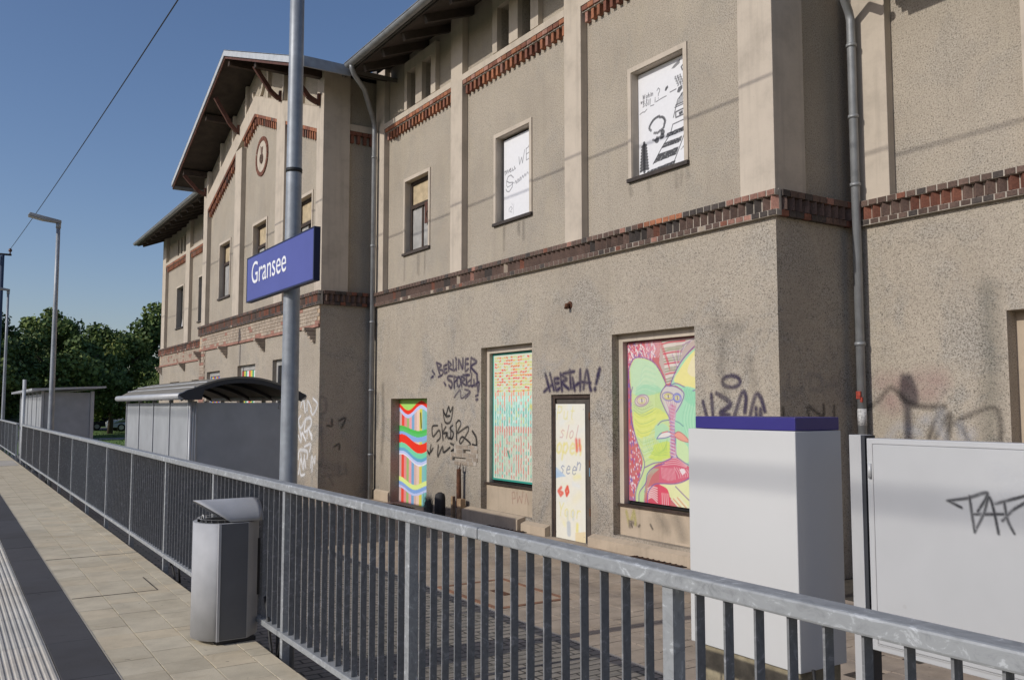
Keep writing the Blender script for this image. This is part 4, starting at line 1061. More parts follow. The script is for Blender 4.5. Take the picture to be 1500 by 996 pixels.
# ------------------------------------------------------------------ painted boards and spray paint
class Art:
    """a rectangle of paint: strokes and fills worked out on a fine grid, stored as a colour attribute"""
    def __init__(s, u0, u1, v0, v1, res, base=(1,1,1), alpha=1.0):
        s.u0, s.u1, s.v0, s.v1 = u0, u1, v0, v1
        s.nu = max(2, int((u1-u0)/res)+1); s.nv = max(2, int((v1-v0)/res)+1)
        s.U, s.V = np.meshgrid(np.linspace(u0, u1, s.nu), np.linspace(v0, v1, s.nv))
        s.C = np.zeros((s.nv, s.nu, 4)); s.C[..., :3] = base; s.C[..., 3] = alpha
    def _mix(s, m, col, sl=None):
        T = s.C if sl is None else s.C[sl]
        if T[..., 3].min() >= 1.0:
            T[..., :3] = T[..., :3]*(1-m[..., None]) + np.array(col)*m[..., None]
        else:
            T[..., :3] = np.array(col); T[..., 3] = np.maximum(T[..., 3], m)
    def stroke(s, pts, w, col, alpha=1.0, soft=.004):
        P = np.array(pts, float); pad = w+soft*2
        iu = np.where((s.U[0] > P[:,0].min()-pad) & (s.U[0] < P[:,0].max()+pad))[0]
        iv = np.where((s.V[:,0] > P[:,1].min()-pad) & (s.V[:,0] < P[:,1].max()+pad))[0]
        if len(iu) == 0 or len(iv) == 0: return
        sl = (slice(iv[0], iv[-1]+1), slice(iu[0], iu[-1]+1))
        U, V = s.U[sl], s.V[sl]
        d = np.full(U.shape, 1e9)
        for (ax, ay), (bx, by) in zip(P[:-1], P[1:]):
            dx, dy = bx-ax, by-ay; L = dx*dx+dy*dy+1e-12
            t = np.clip(((U-ax)*dx+(V-ay)*dy)/L, 0, 1)
            d = np.minimum(d, np.hypot(U-ax-t*dx, V-ay-t*dy))
        m = np.clip((w/2+soft-d)/(2*soft), 0, 1)*alpha
        s._mix(m, col, sl)
    def fill(s, poly, col, alpha=1.0):
        P = np.array(poly, float)
        inside = np.zeros(s.U.shape, bool)
        j = len(P)-1
        for i in range(len(P)):
            xi, yi, xj, yj = *P[i], *P[j]
            c = ((yi > s.V) != (yj > s.V)) & (s.U < (xj-xi)*(s.V-yi)/(yj-yi+1e-12)+xi)
            inside ^= c; j = i
        s._mix(inside*alpha, col)
    def mask(s, m, col): s._mix(m.astype(float), col)
    def build(s, name, place, mat, parent, label=None, trim=False, thick=None):
        """place(u, v) gives the 3D point"""
        vs = [place(u, v) for u, v in zip(s.U.ravel(), s.V.ravel())]
        A = s.C[..., 3]
        fs = []
        for j in range(s.nv-1):
            for i in range(s.nu-1):
                if trim and A[j:j+2, i:i+2].max() < .02: continue
                k = j*s.nu+i
                fs.append((k, k+1, k+s.nu+1, k+s.nu))
        Cc = s.C.reshape(-1, 4)
        if trim:
            used = sorted({i for f in fs for i in f}); mp = {o: n for n, o in enumerate(used)}
            vs = [vs[i] for i in used]; fs = [tuple(mp[i] for i in f) for f in fs]; Cc = Cc[used]
        if thick is not None:                       # sides and back of the board
            b = len(vs); cs = [(s.u0,s.v0),(s.u1,s.v0),(s.u1,s.v1),(s.u0,s.v1)]
            f_ = [Vector(place(*c)) for c in cs]; d = Vector(thick)
            vs += f_ + [p+d for p in f_]
            fs += [(b+4,b+5,b+6,b+7)] + [(b+i, b+(i+1)%4, b+4+(i+1)%4, b+4+i) for i in range(4)]
            Cc = np.vstack([Cc, np.tile([.45,.43,.40,1.0], (8,1))])
        me = bpy.data.meshes.new(name); me.from_pydata(vs, [], fs); me.materials.append(mat)
        at = me.attributes.new('paint', 'FLOAT_COLOR', 'POINT')
        at.data.foreach_set('color', np.ascontiguousarray(Cc, dtype=np.float32).ravel())
        me.update()
        o = link(bpy.data.objects.new(name, me))
        if label: o['label'] = label
        return adopt(o, parent)

GLAB = {'berliner': 'purple spray lettering BERLINER SPORTCLUB', 'tag_crown': 'black tag under a crown', 'hertha': 'purple spray lettering HERTHA!',
        'urgo': 'thick purple tag beside the mural', 'white_scrawl': 'white scrawled tag on the bay corner', 'dark_brush': 'faded dark tag on the set back wall'}
def spray(key, g, parent, off=.003):
    ps = [p for w_, q in g['strokes'] for p in q]
    pad = g['width']+g['soft']*2
    u0, u1 = min(p[0] for p in ps)-pad, max(p[0] for p in ps)+pad
    v0, v1 = min(p[1] for p in ps)-pad, max(p[1] for p in ps)+pad
    a = Art(u0, u1, v0, v1, .004 if g['width'] < .02 else .010, g['col'], 0.0)
    rg = random.Random(len(key))
    def soften(q):
        if len(q) < 3: return q
        P = [np.array(p, float) for p in q]; P = [P[0]] + P + [P[-1]]; out = []
        for i in range(1, len(P)-2):
            a_, b_, c_, d_ = P[i-1:i+3]
            for k in range(6):
                t = k/6
                cr = .5*((2*b_)+(c_-a_)*t+(2*a_-5*b_+4*c_-d_)*t*t+(3*b_-a_-3*c_+d_)*t**3)
                out.append(tuple(cr))
        out.append(tuple(P[-2])); return out
    for w_, q in g['strokes']:
        q = soften(q); wv = (w_ or g['width'])
        if len(q) < 3: q = [tuple(np.array(q[0])+(np.array(q[1])-np.array(q[0]))*t/5) for t in range(6)]
        w0, w1 = rg.uniform(.75, 1.0), rg.uniform(.85, 1.3)
        for i in range(len(q)-1):                   # the line swells and thins as the hand slows and speeds up
            t = i/max(1, len(q)-2)
            a.stroke(q[i:i+2], wv*(w0+(w1-w0)*math.sin(math.pi*t)), g['col'], g['alpha']*(.85+.15*math.cos(t*5+w0*9)), g['soft'])
    c = g['c']-off
    pf = (lambda u, v: (c, u, v)) if g['axis'] == 'X' else (lambda u, v: (u, c, v))
    return a.build('graffiti', pf, M['graffiti'], parent, GLAB.get(key), trim=True)
for k_, g_ in GRAF.items():
    if k_ in ('side_black', 'bay_side_black', 'faint_white'):
        for st_ in g_['strokes']:
            spray(k_, dict(g_, strokes=[st_]), B, .0045 if k_ == 'faint_white' else .003)
    elif k_ != 'panel_tag':
        spray(k_, g_, B, .003 if k_ not in ('white_patch', 'faint_white') else .0045)

def board(name, x, a, b, z0, z1, draw, res, base, label, th=.02, parent=None):
    """u runs from the viewer's left (high y) to right; v upward from the board's foot"""
    W, H = b-a, z1-z0
    art = Art(0, W, 0, H, res, base)
    draw(art, W, H)
    return art.build(name, lambda u, v: (x, b-u, z0+v), M['mural'], parent or B, label, thick=(th, 0, 0))
ra = random.Random(21)

def wave_door(A, W, H):
    stripes = [(.80,.30,.30),(.85,.62,.50),(.62,.45,.42),(.20,.42,.66),(.20,.55,.50),(.38,.52,.18),(.72,.66,.10),(.85,.08,.05),(.72,.48,.42),(.90,.28,.26),(.85,.40,.42),(.25,.55,.55)]
    n = 14
    for i in range(n):
        A.mask((A.U >= W*i/n) & (A.U < W*(i+1)/n), stripes[(i*5+2) % len(stripes)])
    def wave(base_, amp, ph, thick, col, k=1.0):
        y = H*base_ + H*amp*np.sin(2*math.pi*(A.U/W*k)+ph)
        A.mask(np.abs(A.V-y) < H*thick/2, col)
    for base_, ph in ((.90, 1.2), (.555, 1.5), (.16, 2.3)):
        pass
    g = (.12,.58,.16); bl = (.28,.45,.80); rd = (.88,.045,.02); mint = (.20,.70,.42); lil = (.55,.62,.92); ye = (.78,.90,.30)
    A.mask(A.V > H*(.86+.045*np.sin(2*math.pi*A.U/W*1.35+2.6)), lil)
    A.mask(A.V > H*(.895+.045*np.sin(2*math.pi*A.U/W*1.35+2.6)), rd)
    A.mask(A.V > H*(.935+.045*np.sin(2*math.pi*A.U/W*1.35+2.6)), (.42,.75,.16))
    wave(.700, .022, 1.4, .040, (.10,.55,.10)); wave(.672, .022, 1.4, .035, g); wave(.640, .026, 1.4, .045, bl)
    wave(.572, .044, 1.1, .085, rd); wave(.505, .046, 1.1, .052, mint); wave(.465, .048, 1.1, .035, (.15,.42,.62)); wave(.438, .048, 1.1, .028, lil); wave(.420, .048, 1.1, .012, (.85,.85,.9))
    wave(.195, .032, 1.6, .045, ye, 1.15); wave(.155, .032, 1.6, .035, (.25,.42,.78), 1.15); wave(.125, .030, 1.6, .022, lil, 1.15)
    A.stroke([(W*.60,H*.86),(W*.62,H*.73)], .055, (.02,.03,.02), .85, .01)
board('painted_board', 8.20, 15.475, 17.125, ZY, 1.805, wave_door, .011, (.8,.8,.8), 'door boarded and painted with rainbow stripes and waves')

def dot_board(A, W, H):
    A.mask(A.U > -1, (.68,.70,.58))
    A.mask((A.V > H*.42) & (A.V < H*.66), (.62,.80,.72))
    nz = 40; nx = 19
    for j in range(nz):
        for i in range(nx):
            v = H*(.025+.95*(j+.5)/nz); u = W*(.04+.93*(i+.5)/nx)
            t = v/H
            if t > .68: col = ra.choice([(.80,.10,.06),(.72,.22,.08),(.75,.45,.12),(.80,.15,.12),(.55,.72,.45)]) if ra.random() < .62 else (.60,.66,.25)
            elif t > .60: col = ra.choice([(.85,.25,.12),(.35,.70,.50)])
            elif t > .42: col = ra.choice([(.12,.48,.36),(.20,.58,.46),(.10,.38,.32),(.55,.62,.20),(.7,.3,.2)])
            elif t > .38: col = (.70,.13,.12)
            else: col = ra.choice([(.62,.20,.16),(.15,.50,.38),(.70,.16,.13),(.45,.62,.42),(.55,.42,.35)])
            if ra.random() < .06: continue
            if t > .68: A.stroke([(u-.019,v+ra.uniform(-.008,.008)),(u+.019,v+ra.uniform(-.010,.010))], .030, col, .95, .004)
            else: A.stroke([(u+ra.uniform(-.006,.006),v-.020),(u+ra.uniform(-.008,.008),v+.020)], .027, col, .95, .004)
    for i in range(20):
        u = W*(.05+.9*i/19); A.stroke([(u,H*.03),(u+ra.uniform(-.01,.01),H*.62)], .008, (.10,.45,.36), .75, .003)
    for y in (.70, .74, .78, .82, .86, .90, .94): A.stroke([(W*.45,H*y),(W*.93,H*(y+.01))], .012, (.85,.62,.08), .6, .006)
    A.stroke([(W*.80,H*.58),(W*.86,H*.56)], .09, (.65,.62,.12), .7, .02)
    A.stroke([(W*.33,H*.23),(W*.36,H*.19)], .05, (.05,.35,.25), .9, .01)
    gcol = (.05,.33,.26)
    A.mask((A.U < .035) | (A.U > W-.02) | (A.V < .03) | (A.V > H-.035), gcol)
bd = board('painted_board', 8.185, 11.80, 13.30, .37, 2.57, dot_board, .0095, (.8,.8,.8), 'board painted with rows of red, green and yellow dabs in a green border')

def text_strokes(A, letters, u, v, h, w, col, alpha, lean=0.0, gap=1.25, jit=.0):
    """simple hand lettering; returns the pen's end"""
    F = {'P':[[(0,0),(0,1)],[(0,1),(.5,.95),(.55,.7),(.4,.52),(0,.5)]], 'u':[[(0,.6),(.05,.1),(.3,0),(.5,.15),(.5,.6)],[(.5,.2),(.55,0)]], 't':[[(.2,.95),(.2,.1),(.35,0)],[(0,.65),(.45,.65)]],
         's':[[(.45,.55),(.2,.62),(.05,.48),(.4,.25),(.35,.05),(0,.05)]], 'l':[[(.1,1),(.1,0)]], 'o':[[(.25,.6),(.03,.45),(.05,.12),(.25,0),(.47,.15),(.47,.45),(.25,.6)]],
         'e':[[(.05,.32),(.47,.36),(.42,.55),(.2,.62),(.03,.4),(.08,.1),(.3,0),(.5,.1)]], 'n':[[(0,.6),(.02,0)],[(.02,.4),(.25,.6),(.45,.48),(.47,0)]], 'p':[[(0,.6),(0,-.35)],[(0,.5),(.3,.62),(.48,.35),(.3,.03),(0,.1)]],
         'g':[[(.45,.5),(.2,.6),(.03,.35),(.2,.05),(.45,.15)],[(.46,.6),(.46,-.2),(.25,-.35),(.05,-.25)]], 'Y':[[(0,1),(.3,.5),(.6,1)],[(.3,.5),(.3,0)]], 'r':[[(0,.6),(0,0)],[(0,.4),(.2,.6),(.42,.55)]],
         'w':[[(0,.6),(.15,0),(.3,.5),(.45,0),(.6,.6)]], 'W':[[(0,1),(.18,0),(.38,.8),(.58,0),(.78,1)]], 'E':[[(.5,1),(0,1),(0,0),(.5,0)],[(0,.5),(.4,.5)]], 'G':[[(.5,.85),(.25,1),(.02,.6),(.1,.1),(.35,0),(.52,.3),(.3,.35)]],
         'S':[[(.5,.85),(.25,1),(.03,.78),(.1,.55),(.45,.4),(.5,.12),(.25,0),(0,.12)]], 'i':[[(.1,.6),(.12,0)],[(.1,.82),(.1,.86)]], 'm':[[(0,.6),(0,0)],[(0,.45),(.2,.6),(.3,.45),(.3,0)],[(.3,.45),(.5,.6),(.62,.45),(.62,0)]],
         'a':[[(.45,.5),(.2,.6),(.03,.3),(.15,0),(.42,.15)],[(.45,.6),(.47,0)]], 'c':[[(.45,.52),(.2,.6),(.03,.3),(.2,0),(.45,.08)]], 'h':[[(0,1),(0,0)],[(0,.4),(.25,.6),(.42,.45),(.43,0)]], 'd':[[(.45,.5),(.2,.6),(.03,.3),(.15,0),(.42,.15)],[(.46,1),(.47,0)]],
         'v':[[(0,.6),(.22,0),(.45,.6)]], 'b':[[(0,1),(0,0)],[(0,.4),(.25,.6),(.45,.3),(.25,0),(0,.08)]], '?':[[(0,.8),(.2,1),(.42,.82),(.38,.6),(.2,.45),(.2,.25)],[(.2,.05),(.2,.0)]], ' ':[]}
    for ch in letters:
        for st in F.get(ch, []):
            A.stroke([(u+(x+lean*y)*h*.9, v+y*h+ra.uniform(-jit, jit)) for x, y in st], w, col, alpha, w*.3)
        adv = {'m':.85,'w':.8,'W':1.0,'l':.35,'i':.35,' ':.5,'t':.55}.get(ch, .68)
        u += adv*h*gap
    return u

def text_door(A, W, H):
    A.mask(A.U > -1, (.78,.76,.66))
    n = ra
    for k in range(26):
        u, v = n.uniform(0, W), n.uniform(0, H)
        A.stroke([(u,v),(u+n.uniform(-.2,.2),v+n.uniform(-.1,.1))], n.uniform(.04,.12), n.choice([(.80,.78,.60),(.80,.74,.50),(.74,.77,.74)]), .5, .04)
    Yl = (.80,.68,.10)
    text_strokes(A, 'Put', W*.08, H*.885, .20, .022, (.74,.68,.30), .75, .25)
    text_strokes(A, 'slol', W*.18, H*.745, .20, .017, (.60,.36,.34), .8, .35, 1.15)
    text_strokes(A, 'open', W*.06, H*.63, .26, .040, (.76,.68,.24), .75, .25, .95)
    A.stroke([(W*.72,H*.735),(W*.74,H*.66)], .06, (.72,.10,.08), .85, .02); A.stroke([(W*.82,H*.735),(W*.84,H*.665)], .05, (.72,.12,.08), .85, .02)
    text_strokes(A, 'see', W*.18, H*.480, .20, .017, (.22,.26,.38), .85, .3, 1.12, .004); text_strokes(A, 'n', W*.72, H*.515, .20, .017, (.22,.26,.38), .85, .3, 1.1, .004)
    A.fill([(W*.02,H*.50),(W*.36,H*.455),(W*.30,H*.47),(W*.02,H*.435)], (.38,.52,.68), .85); A.fill([(0,H*.535),(W*.38,H*.462),(0,H*.44)], (.42,.56,.72), .8)
    A.stroke([(W*.22,H*.375),(W*.12,H*.345),(W*.20,H*.315),(W*.27,H*.335),(W*.14,H*.35)], .05, (.72,.11,.07), .9, .012)
    for q in range(2):
        A.stroke([(W*.42+q*.01,H*.385),(W*.37,H*.355),(W*.40,H*.322),(W*.46,H*.35),(W*.43,H*.385)], .045, (.72,.11,.07), .9, .012)
    A.stroke([(W*.66,H*.46),(W*.82,H*.47)], .08, (.80,.74,.35), .6, .03); A.stroke([(W*.62,H*.41),(W*.8,H*.40)], .06, (.70,.74,.76), .6, .03)
    text_strokes(A, 'Yoor', W*.12, H*.165, .20, .020, (.74,.68,.26), .8, .2, 1.15)
    A.stroke([(W*.42,H*.20),(W*.43,H*.15)], .05, (.55,.60,.55), .6, .015); A.stroke([(W*.60,H*.205),(W*.61,H*.155)], .05, (.55,.60,.60), .6, .015)
    A.stroke([(W*.46,H*.115),(W*.47,H*.045)], .095, (.45,.50,.55), .8, .015); A.stroke([(W*.74,H*.12),(W*.73,H*.075)], .06, (.76,.68,.18), .8, .02)
    A.fill([(W*.68,H*.06),(W,H*.08),(W,0),(W*.68,.0)], (.74,.58,.30), .7)
    A.stroke([(W*.30,H*.115),(W*.34,H*.10)], .05, (.8,.76,.4), .6, .02)
    for (u, v) in ((.05,.04),(.95,.04),(.05,.96),(.95,.96)): A.stroke([(W*u,H*v),(W*u+.002,H*v)], .012, (.2,.2,.2), .9, .003)
# door set: dark frame with a loose board leaning in front
dr = MB(); dr.box(8.062, 8.10, 10.28, 11.25, ZY, 1.82); door = dr.build('door', simple('grey_brown_door', (.075,.062,.052), .7, var=.25, vscale=5), B, label='old dark door behind the lettered board')
dr = MB(); dr.box(8.03, 8.06, 10.275, 10.33, ZY, 1.825); dr.box(8.03, 8.06, 11.20, 11.255, ZY, 1.825); dr.box(8.03, 8.06, 10.33, 11.20, 1.77, 1.825); dr.build('frame', M['wood_dark'], door)
dr = MB()
for z in (.05, .75, 1.45): dr.box(8.015, 8.062, 10.30, 10.33, z, z+.11)
dr.build('hinge', M['rust'], door)
st = MB(); st.box(8.052, 8.061, 10.32, 10.37, .62, .85); st.build('sticker', simple('pale_blue_sticker', (.20,.42,.60), .5), door)
tb_ = board('painted_board', 8.045, 10.455, 11.235, ZY-.0, 1.685, text_door, .008, (.8,.8,.7), 'white board with pale yellow and red brush lettering', th=.014)

def faces(A, W, H):
    """two green faces, one seen from the front and one in profile, drawn in blue and red line"""
    def pts(l): return [((x-66)/361*W, H-(y-62)/836*H) for x, y in l]      # drawn in a 361 x 836 frame
    blue = (.13,.11,.36); red = (.60,.05,.10); ra_ = random.Random(8)
    def curve(l, n=10):
        """smooth line through the points"""
        P = [np.array(p, float) for p in l]; P = [2*P[0]-P[1]] + P + [2*P[-1]-P[-2]]; out = []
        for i in range(1, len(P)-2):
            a, b, c, d = P[i-1:i+3]
            for k in range(n):
                t = k/n
                out.append(tuple(.5*((2*b)+(c-a)*t+(2*a-5*b+4*c-d)*t*t+(3*b-a-3*c+d)*t**3)))
        out.append(tuple(P[-2])); return out
    def S(l, w, col, al=.9, soft=.004): A.stroke(pts(curve(l)), w, col, al, soft)
    A.mask(A.U > -1, (.54,.17,.17))
    # top left: purple, white and red marks
    for k in range(260):
        x, y = ra_.uniform(66,200), ra_.uniform(62,190)
        S([(x,y),(x+ra_.uniform(-4,8),y+ra_.uniform(8,16)),(x+ra_.uniform(-10,14),y+ra_.uniform(18,30))], ra_.uniform(.008,.02), ra_.choice([(.58,.06,.11),(.70,.12,.18),(.17,.15,.42),(.80,.76,.74),(.80,.70,.70),(.50,.12,.20)]), .85)
    for k in range(13): S([(158+k*6,64),(154+k*6,110),(150+k*7,150)], .008, (.80,.62,.66), .85, .003)
    # top middle: green and red bars
    A.fill(pts([(232,60),(427,52),(360,130),(290,250),(262,290),(240,230),(222,180)]), (.52,.42,.38))
    for k in range(17):
        y = 66+k*13
        S([(236+k*1.2,y+6),(275,y+ra_.uniform(-3,3)),(345-k*3.5,y-2)], .018, [(.30,.33,.20),(.62,.07,.11),(.74,.70,.62),(.36,.38,.27)][k % 4], .9)
        S([(238+k,y+11),(300-k,y+7)], .007, (.78,.74,.68), .9, .003)
    for k in range(12): S([(232+k*3,62+k*10),(228+k*4,90+k*12)], .010, red, .8)
    for k in range(14): S([(400-k*9,62+k*6),(330-k*2,90+k*9)], .010, [(.70,.68,.62),(.35,.15,.40),(.32,.34,.25)][k % 3], .8)
    A.stroke(pts([(405,72),(418,66),(415,84),(404,80)]), .02, (.72,.25,.30), .8)
    # left strip: blue and red with pale dots
    for k in range(330):
        x, y = ra_.uniform(66,152), ra_.uniform(230,898)
        S([(x,y),(x+ra_.uniform(-3,3),y+ra_.uniform(10,20))], ra_.uniform(.012,.022), ra_.choice([(.16,.14,.44),(.60,.08,.11),(.46,.10,.20),(.20,.17,.46),(.66,.16,.18)]), .85)
    for k in range(90):
        x, y = ra_.uniform(74,140), ra_.uniform(520,890)
        A.stroke(pts([(x,y),(x+1,y+ra_.uniform(4,9))]), .014, (.80,.72,.76), .9, .004)
    f1 = curve([(86,420),(84,330),(78,270),(76,220),(86,178),(104,152),(132,150),(168,160),(196,180),(222,220),(240,262),(252,290)], 6)
    f1 += curve([(252,290),(232,320),(228,360),(246,410),(266,450),(268,520),(270,640),(240,680),(200,700),(170,740),(150,800),(140,898)], 6)
    f1 += curve([(100,898),(98,850),(118,790),(134,720),(136,680),(120,620),(104,560),(92,500),(86,420)], 6)
    A.fill(pts(f1), (.56,.68,.33))
    A.fill(pts(curve([(82,200),(104,156),(140,156),(196,184),(236,262),(246,295),(228,330),(180,330),(100,340),(84,290)])), (.52,.70,.46))
    A.fill(pts(curve([(110,300),(150,285),(215,300),(228,330),(170,345),(104,345)])), (.36,.64,.42), .8)
    A.fill(pts(curve([(96,430),(140,440),(200,410),(240,430),(262,460),(215,480),(160,560),(112,560),(94,490)])), (.68,.72,.20), .9)
    A.fill(pts(curve([(200,500),(240,490),(266,520),(266,575),(225,590),(196,560)])), (.42,.68,.45), .8)
    A.fill(pts(curve([(190,600),(262,580),(268,660),(210,680),(150,660)])), (.58,.70,.14), .85)
    A.fill(pts(curve([(140,560),(180,560),(190,620),(160,670),(138,650)])), (.55,.70,.40), .8)
    f2 = curve([(427,95),(392,110),(350,150),(316,200),(290,255),(276,295),(300,300),(330,330),(320,380),(292,440),(284,500),(284,600),(290,655),(330,690),(372,705),(400,760),(427,800)], 5) + [(427,95)]
    A.fill(pts(f2), (.38,.68,.46))
    A.fill(pts(curve([(427,108),(395,118),(350,165),(312,225),(290,275),(330,300),(370,310),(427,340)])), (.78,.72,.30))
    A.fill(pts(curve([(427,112),(400,125),(370,170),(350,230),(380,260),(427,250)])), (.78,.70,.52), .7)
    A.fill(pts(curve([(330,300),(380,330),(427,350),(427,420),(370,400),(335,370)])), (.30,.64,.42), .8)
    A.fill(pts(curve([(300,560),(340,590),(360,660),(320,680),(296,640)])), (.62,.74,.40), .8)
    A.fill(pts(curve([(385,470),(427,440),(427,640),(395,660),(380,560)])), (.26,.60,.42), .7)
    # chest shapes
    A.fill(pts(curve([(218,700),(250,672),(292,655),(340,690),(382,706),(360,745),(310,775),(268,788),(216,792)])), (.62,.14,.20))
    A.fill(pts([(216,795),(290,785),(345,760),(427,700),(427,898),(300,898)]), (.72,.74,.40))
    A.fill(pts(curve([(152,898),(160,850),(185,815),(212,798),(218,898)])), (.60,.09,.13)); A.fill(pts(curve([(212,796),(250,815),(262,850),(262,898),(216,898)])), (.68,.09,.14))
    for k in range(7): S([(160,860-k*9+20),(180,868-k*9),(206,890-k*12)], .014, (.80,.66,.64), .9)
    for k in range(4): S([(228+k*9,840),(229+k*9,898)], .010, (.80,.66,.64), .9)
    for k in range(5): S([(270+k*9,865-k*4),(300+k*12,898)], .012, (.66,.12,.16) if k % 2 else (.78,.72,.66), .9)
    for k in range(11): S([(226+k*6,712),(230+k*6,775-abs(k-5)*2)], .007, (.78,.52,.54), .85, .003)
    for k in range(7): S([(285+k*11,705+k),(300+k*11,735),(306+k*9,758-k*3)], .010, (.78,.50,.52), .85, .003)
    for k in range(4): S([(232,700-k*9),(290,690-k*10),(340,700-k*4)], .009, (.78,.52,.54), .8, .003)
    A.fill(pts(curve([(308,715),(325,708),(335,725),(320,740)])), (.80,.74,.74), .9)
    A.fill(pts(curve([(254,298),(236,322),(228,356),(244,405),(264,450),(280,470),(296,440),(322,384),(332,340),(302,306),(254,298)])), (.62,.58,.54))
    A.fill(pts(curve([(276,380),(262,440),(270,520),(268,600),(276,655),(296,650),(292,570),(290,500),(296,430),(276,380)])), (.55,.42,.50))
    # contour hatching
    for k in range(16):
        y = 420+k*17
        S([(90+k*3.2,y),(118+k*2,y+22-k*.4),(160,y+20-k),(205-k,y-6)], .007, [(.30,.52,.20),(.52,.62,.10),(.74,.76,.30)][k % 3], .75, .003)
    for k in range(11): S([(150+k*9,560+k*2),(160+k*9,610),(190+k*6,650-k*3),(255,648-k*9)], .006, [(.30,.52,.18),(.46,.60,.12)][k % 2], .75, .003)
    for k in range(9): S([(205+k*4,330),(202+k*5,380),(206+k*6,440)], .006, (.42,.58,.16), .7, .003)
    for k in range(10): S([(100+k*3,330-k*6),(150,312-k*13),(205,330-k*13)], .008, (.34,.62,.44) if k % 2 else (.66,.76,.56), .5, .005)
    for k in range(14): S([(340+k*6,392),(326+k*6.5,470),(345+k*5,560),(352+k*5,650)], .007, [(.22,.54,.36),(.56,.76,.56)][k % 2], .6, .003)
    for k in range(9): S([(330+k*10,300+k*5),(322+k*11,330),(335+k*9,370)], .007, (.22,.55,.36), .6, .003)
    for k in range(7): S([(118+k*4,898),(126+k*5,830),(150+k*5,760),(190+k*4,720)], .007, (.34,.58,.40), .7, .003)
    # outlines
    for l in ([(82,330),(74,280),(70,230),(80,178),(100,148),(132,144),(168,156),(200,180),(226,222),(244,265),(254,296)], [(254,296),(234,322),(226,356),(242,405),(262,450),(272,470)], [(90,300),(82,340),(78,420),(84,480),(98,545),(118,610),(138,665),(146,705),(136,750),(112,810),(100,860),(98,898)],
              [(427,88),(390,104),(348,146),(312,198),(286,255),(272,300)], [(268,300),(300,288),(335,306)], [(372,326),(398,324),(427,350)], [(256,298),(300,306),(332,338),(322,382),(296,432)], [(146,720),(190,694),(240,680),(276,655),(276,600),(272,540),(274,480)],
              [(116,898),(120,850),(150,800),(160,750),(188,716),(240,690)], [(158,898),(162,846),(186,806),(216,794),(290,786),(346,756),(384,704),(340,684),(300,655)], [(300,655),(288,620),(292,570),(286,500)], [(290,800),(350,860),(400,898)]):
        S(l, .015, blue, .88); S([(x+3.5, y+1) for x, y in l], .006, (.60,.20,.28), .6, .003)
    # mouths, nostrils
    A.fill(pts(curve([(206,566),(232,540),(262,530),(274,548),(250,560)])), (.74,.70,.66)); S([(206,568),(226,540),(262,530),(274,545),(250,560),(206,568)], .013, blue); S([(232,536),(258,528)], .014, (.70,.18,.16))
    A.fill(pts(curve([(284,546),(306,530),(334,548),(350,574),(318,568),(290,556)])), (.76,.36,.28)); S([(284,546),(306,528),(334,546),(352,576),(318,570),(286,550)], .012, (.55,.08,.12))
    S([(212,498),(232,478),(266,470)], .013, blue); S([(286,474),(308,482),(328,500)], .012, (.12,.22,.30))
    # the strip between the profiles
    A.fill(pts([(262,400),(300,400),(292,470),(288,560),(296,650),(266,650),(272,560),(268,470)]), (.56,.36,.46), .75)
    for k in range(46):
        y = 392+k*5.7; x = 279+5*math.sin(k*1.9)
        A.stroke(pts([(x-9,y),(x+8,y+7)]), .009, [(.30,.18,.45), red, (.76,.62,.66)][k % 3], .85, .003)
    for k in range(12): S([(252+k*5,376),(266+k*2.5,420),(274+k,470)], .007, [(.50,.10,.20),(.72,.5,.55)][k % 2], .8, .003)
    def eye(cx, cy, rx, ry, tilt, iris, lid):
        ring = [(cx+rx*math.cos(a), cy+ry*math.sin(a)+tilt*math.cos(a)) for a in [2*math.pi*i/26 for i in range(27)]]
        A.fill(pts(ring), (.66,.60,.56)); A.stroke(pts(ring), .015, lid, .9, .004)
        for q in (.72, .45): A.stroke(pts([(cx+rx*q*math.cos(a), cy+ry*q*math.sin(a)) for a in [2*math.pi*i/16 for i in range(17)]]), .014, iris if q > .6 else (.62,.58,.10), .9, .004)
        A.stroke(pts([(cx,cy-ry*.3),(cx+1,cy+ry*.3)]), .018, (.14,.10,.14), .95, .005)
    eye(136, 372, 34, 30, -5, (.42,.24,.22), (.34,.20,.34)); eye(262, 352, 27, 21, 3, (.50,.44,.14), (.22,.16,.42)); eye(303, 360, 18, 22, 2, (.16,.20,.58), (.12,.14,.50)); eye(414, 402, 26, 34, 8, (.40,.20,.24), (.22,.16,.30))
    for k in range(12):
        a = .1+k*.26; A.stroke(pts([(136+36*math.cos(a), 374+32*math.sin(a)),(136+48*math.cos(a), 376+44*math.sin(a))]), .007, (.36,.28,.30), .55, .003)
    for k in range(3): S([(96,392+k*14),(136,420+k*16),(190,396+k*16)], .009, (.36,.48,.22), .8)
    for k in range(5): S([(402+k*5,470-k*5),(398+k*6,540),(412+k*3,640)], .013, [(.76,.66,.16),(.74,.36,.12),(.62,.1,.12),(.22,.2,.5),(.76,.7,.2)][k], .85)
    A.mask((A.U < .012), (.30,.08,.16)); A.mask((A.V > H-.014), (.30,.06,.10))
board('painted_board', 8.200, 8.125, 9.655, .33, 2.555, faces, .0078, (.7,.6,.6), 'board painted with two green faces in blue and red outline')

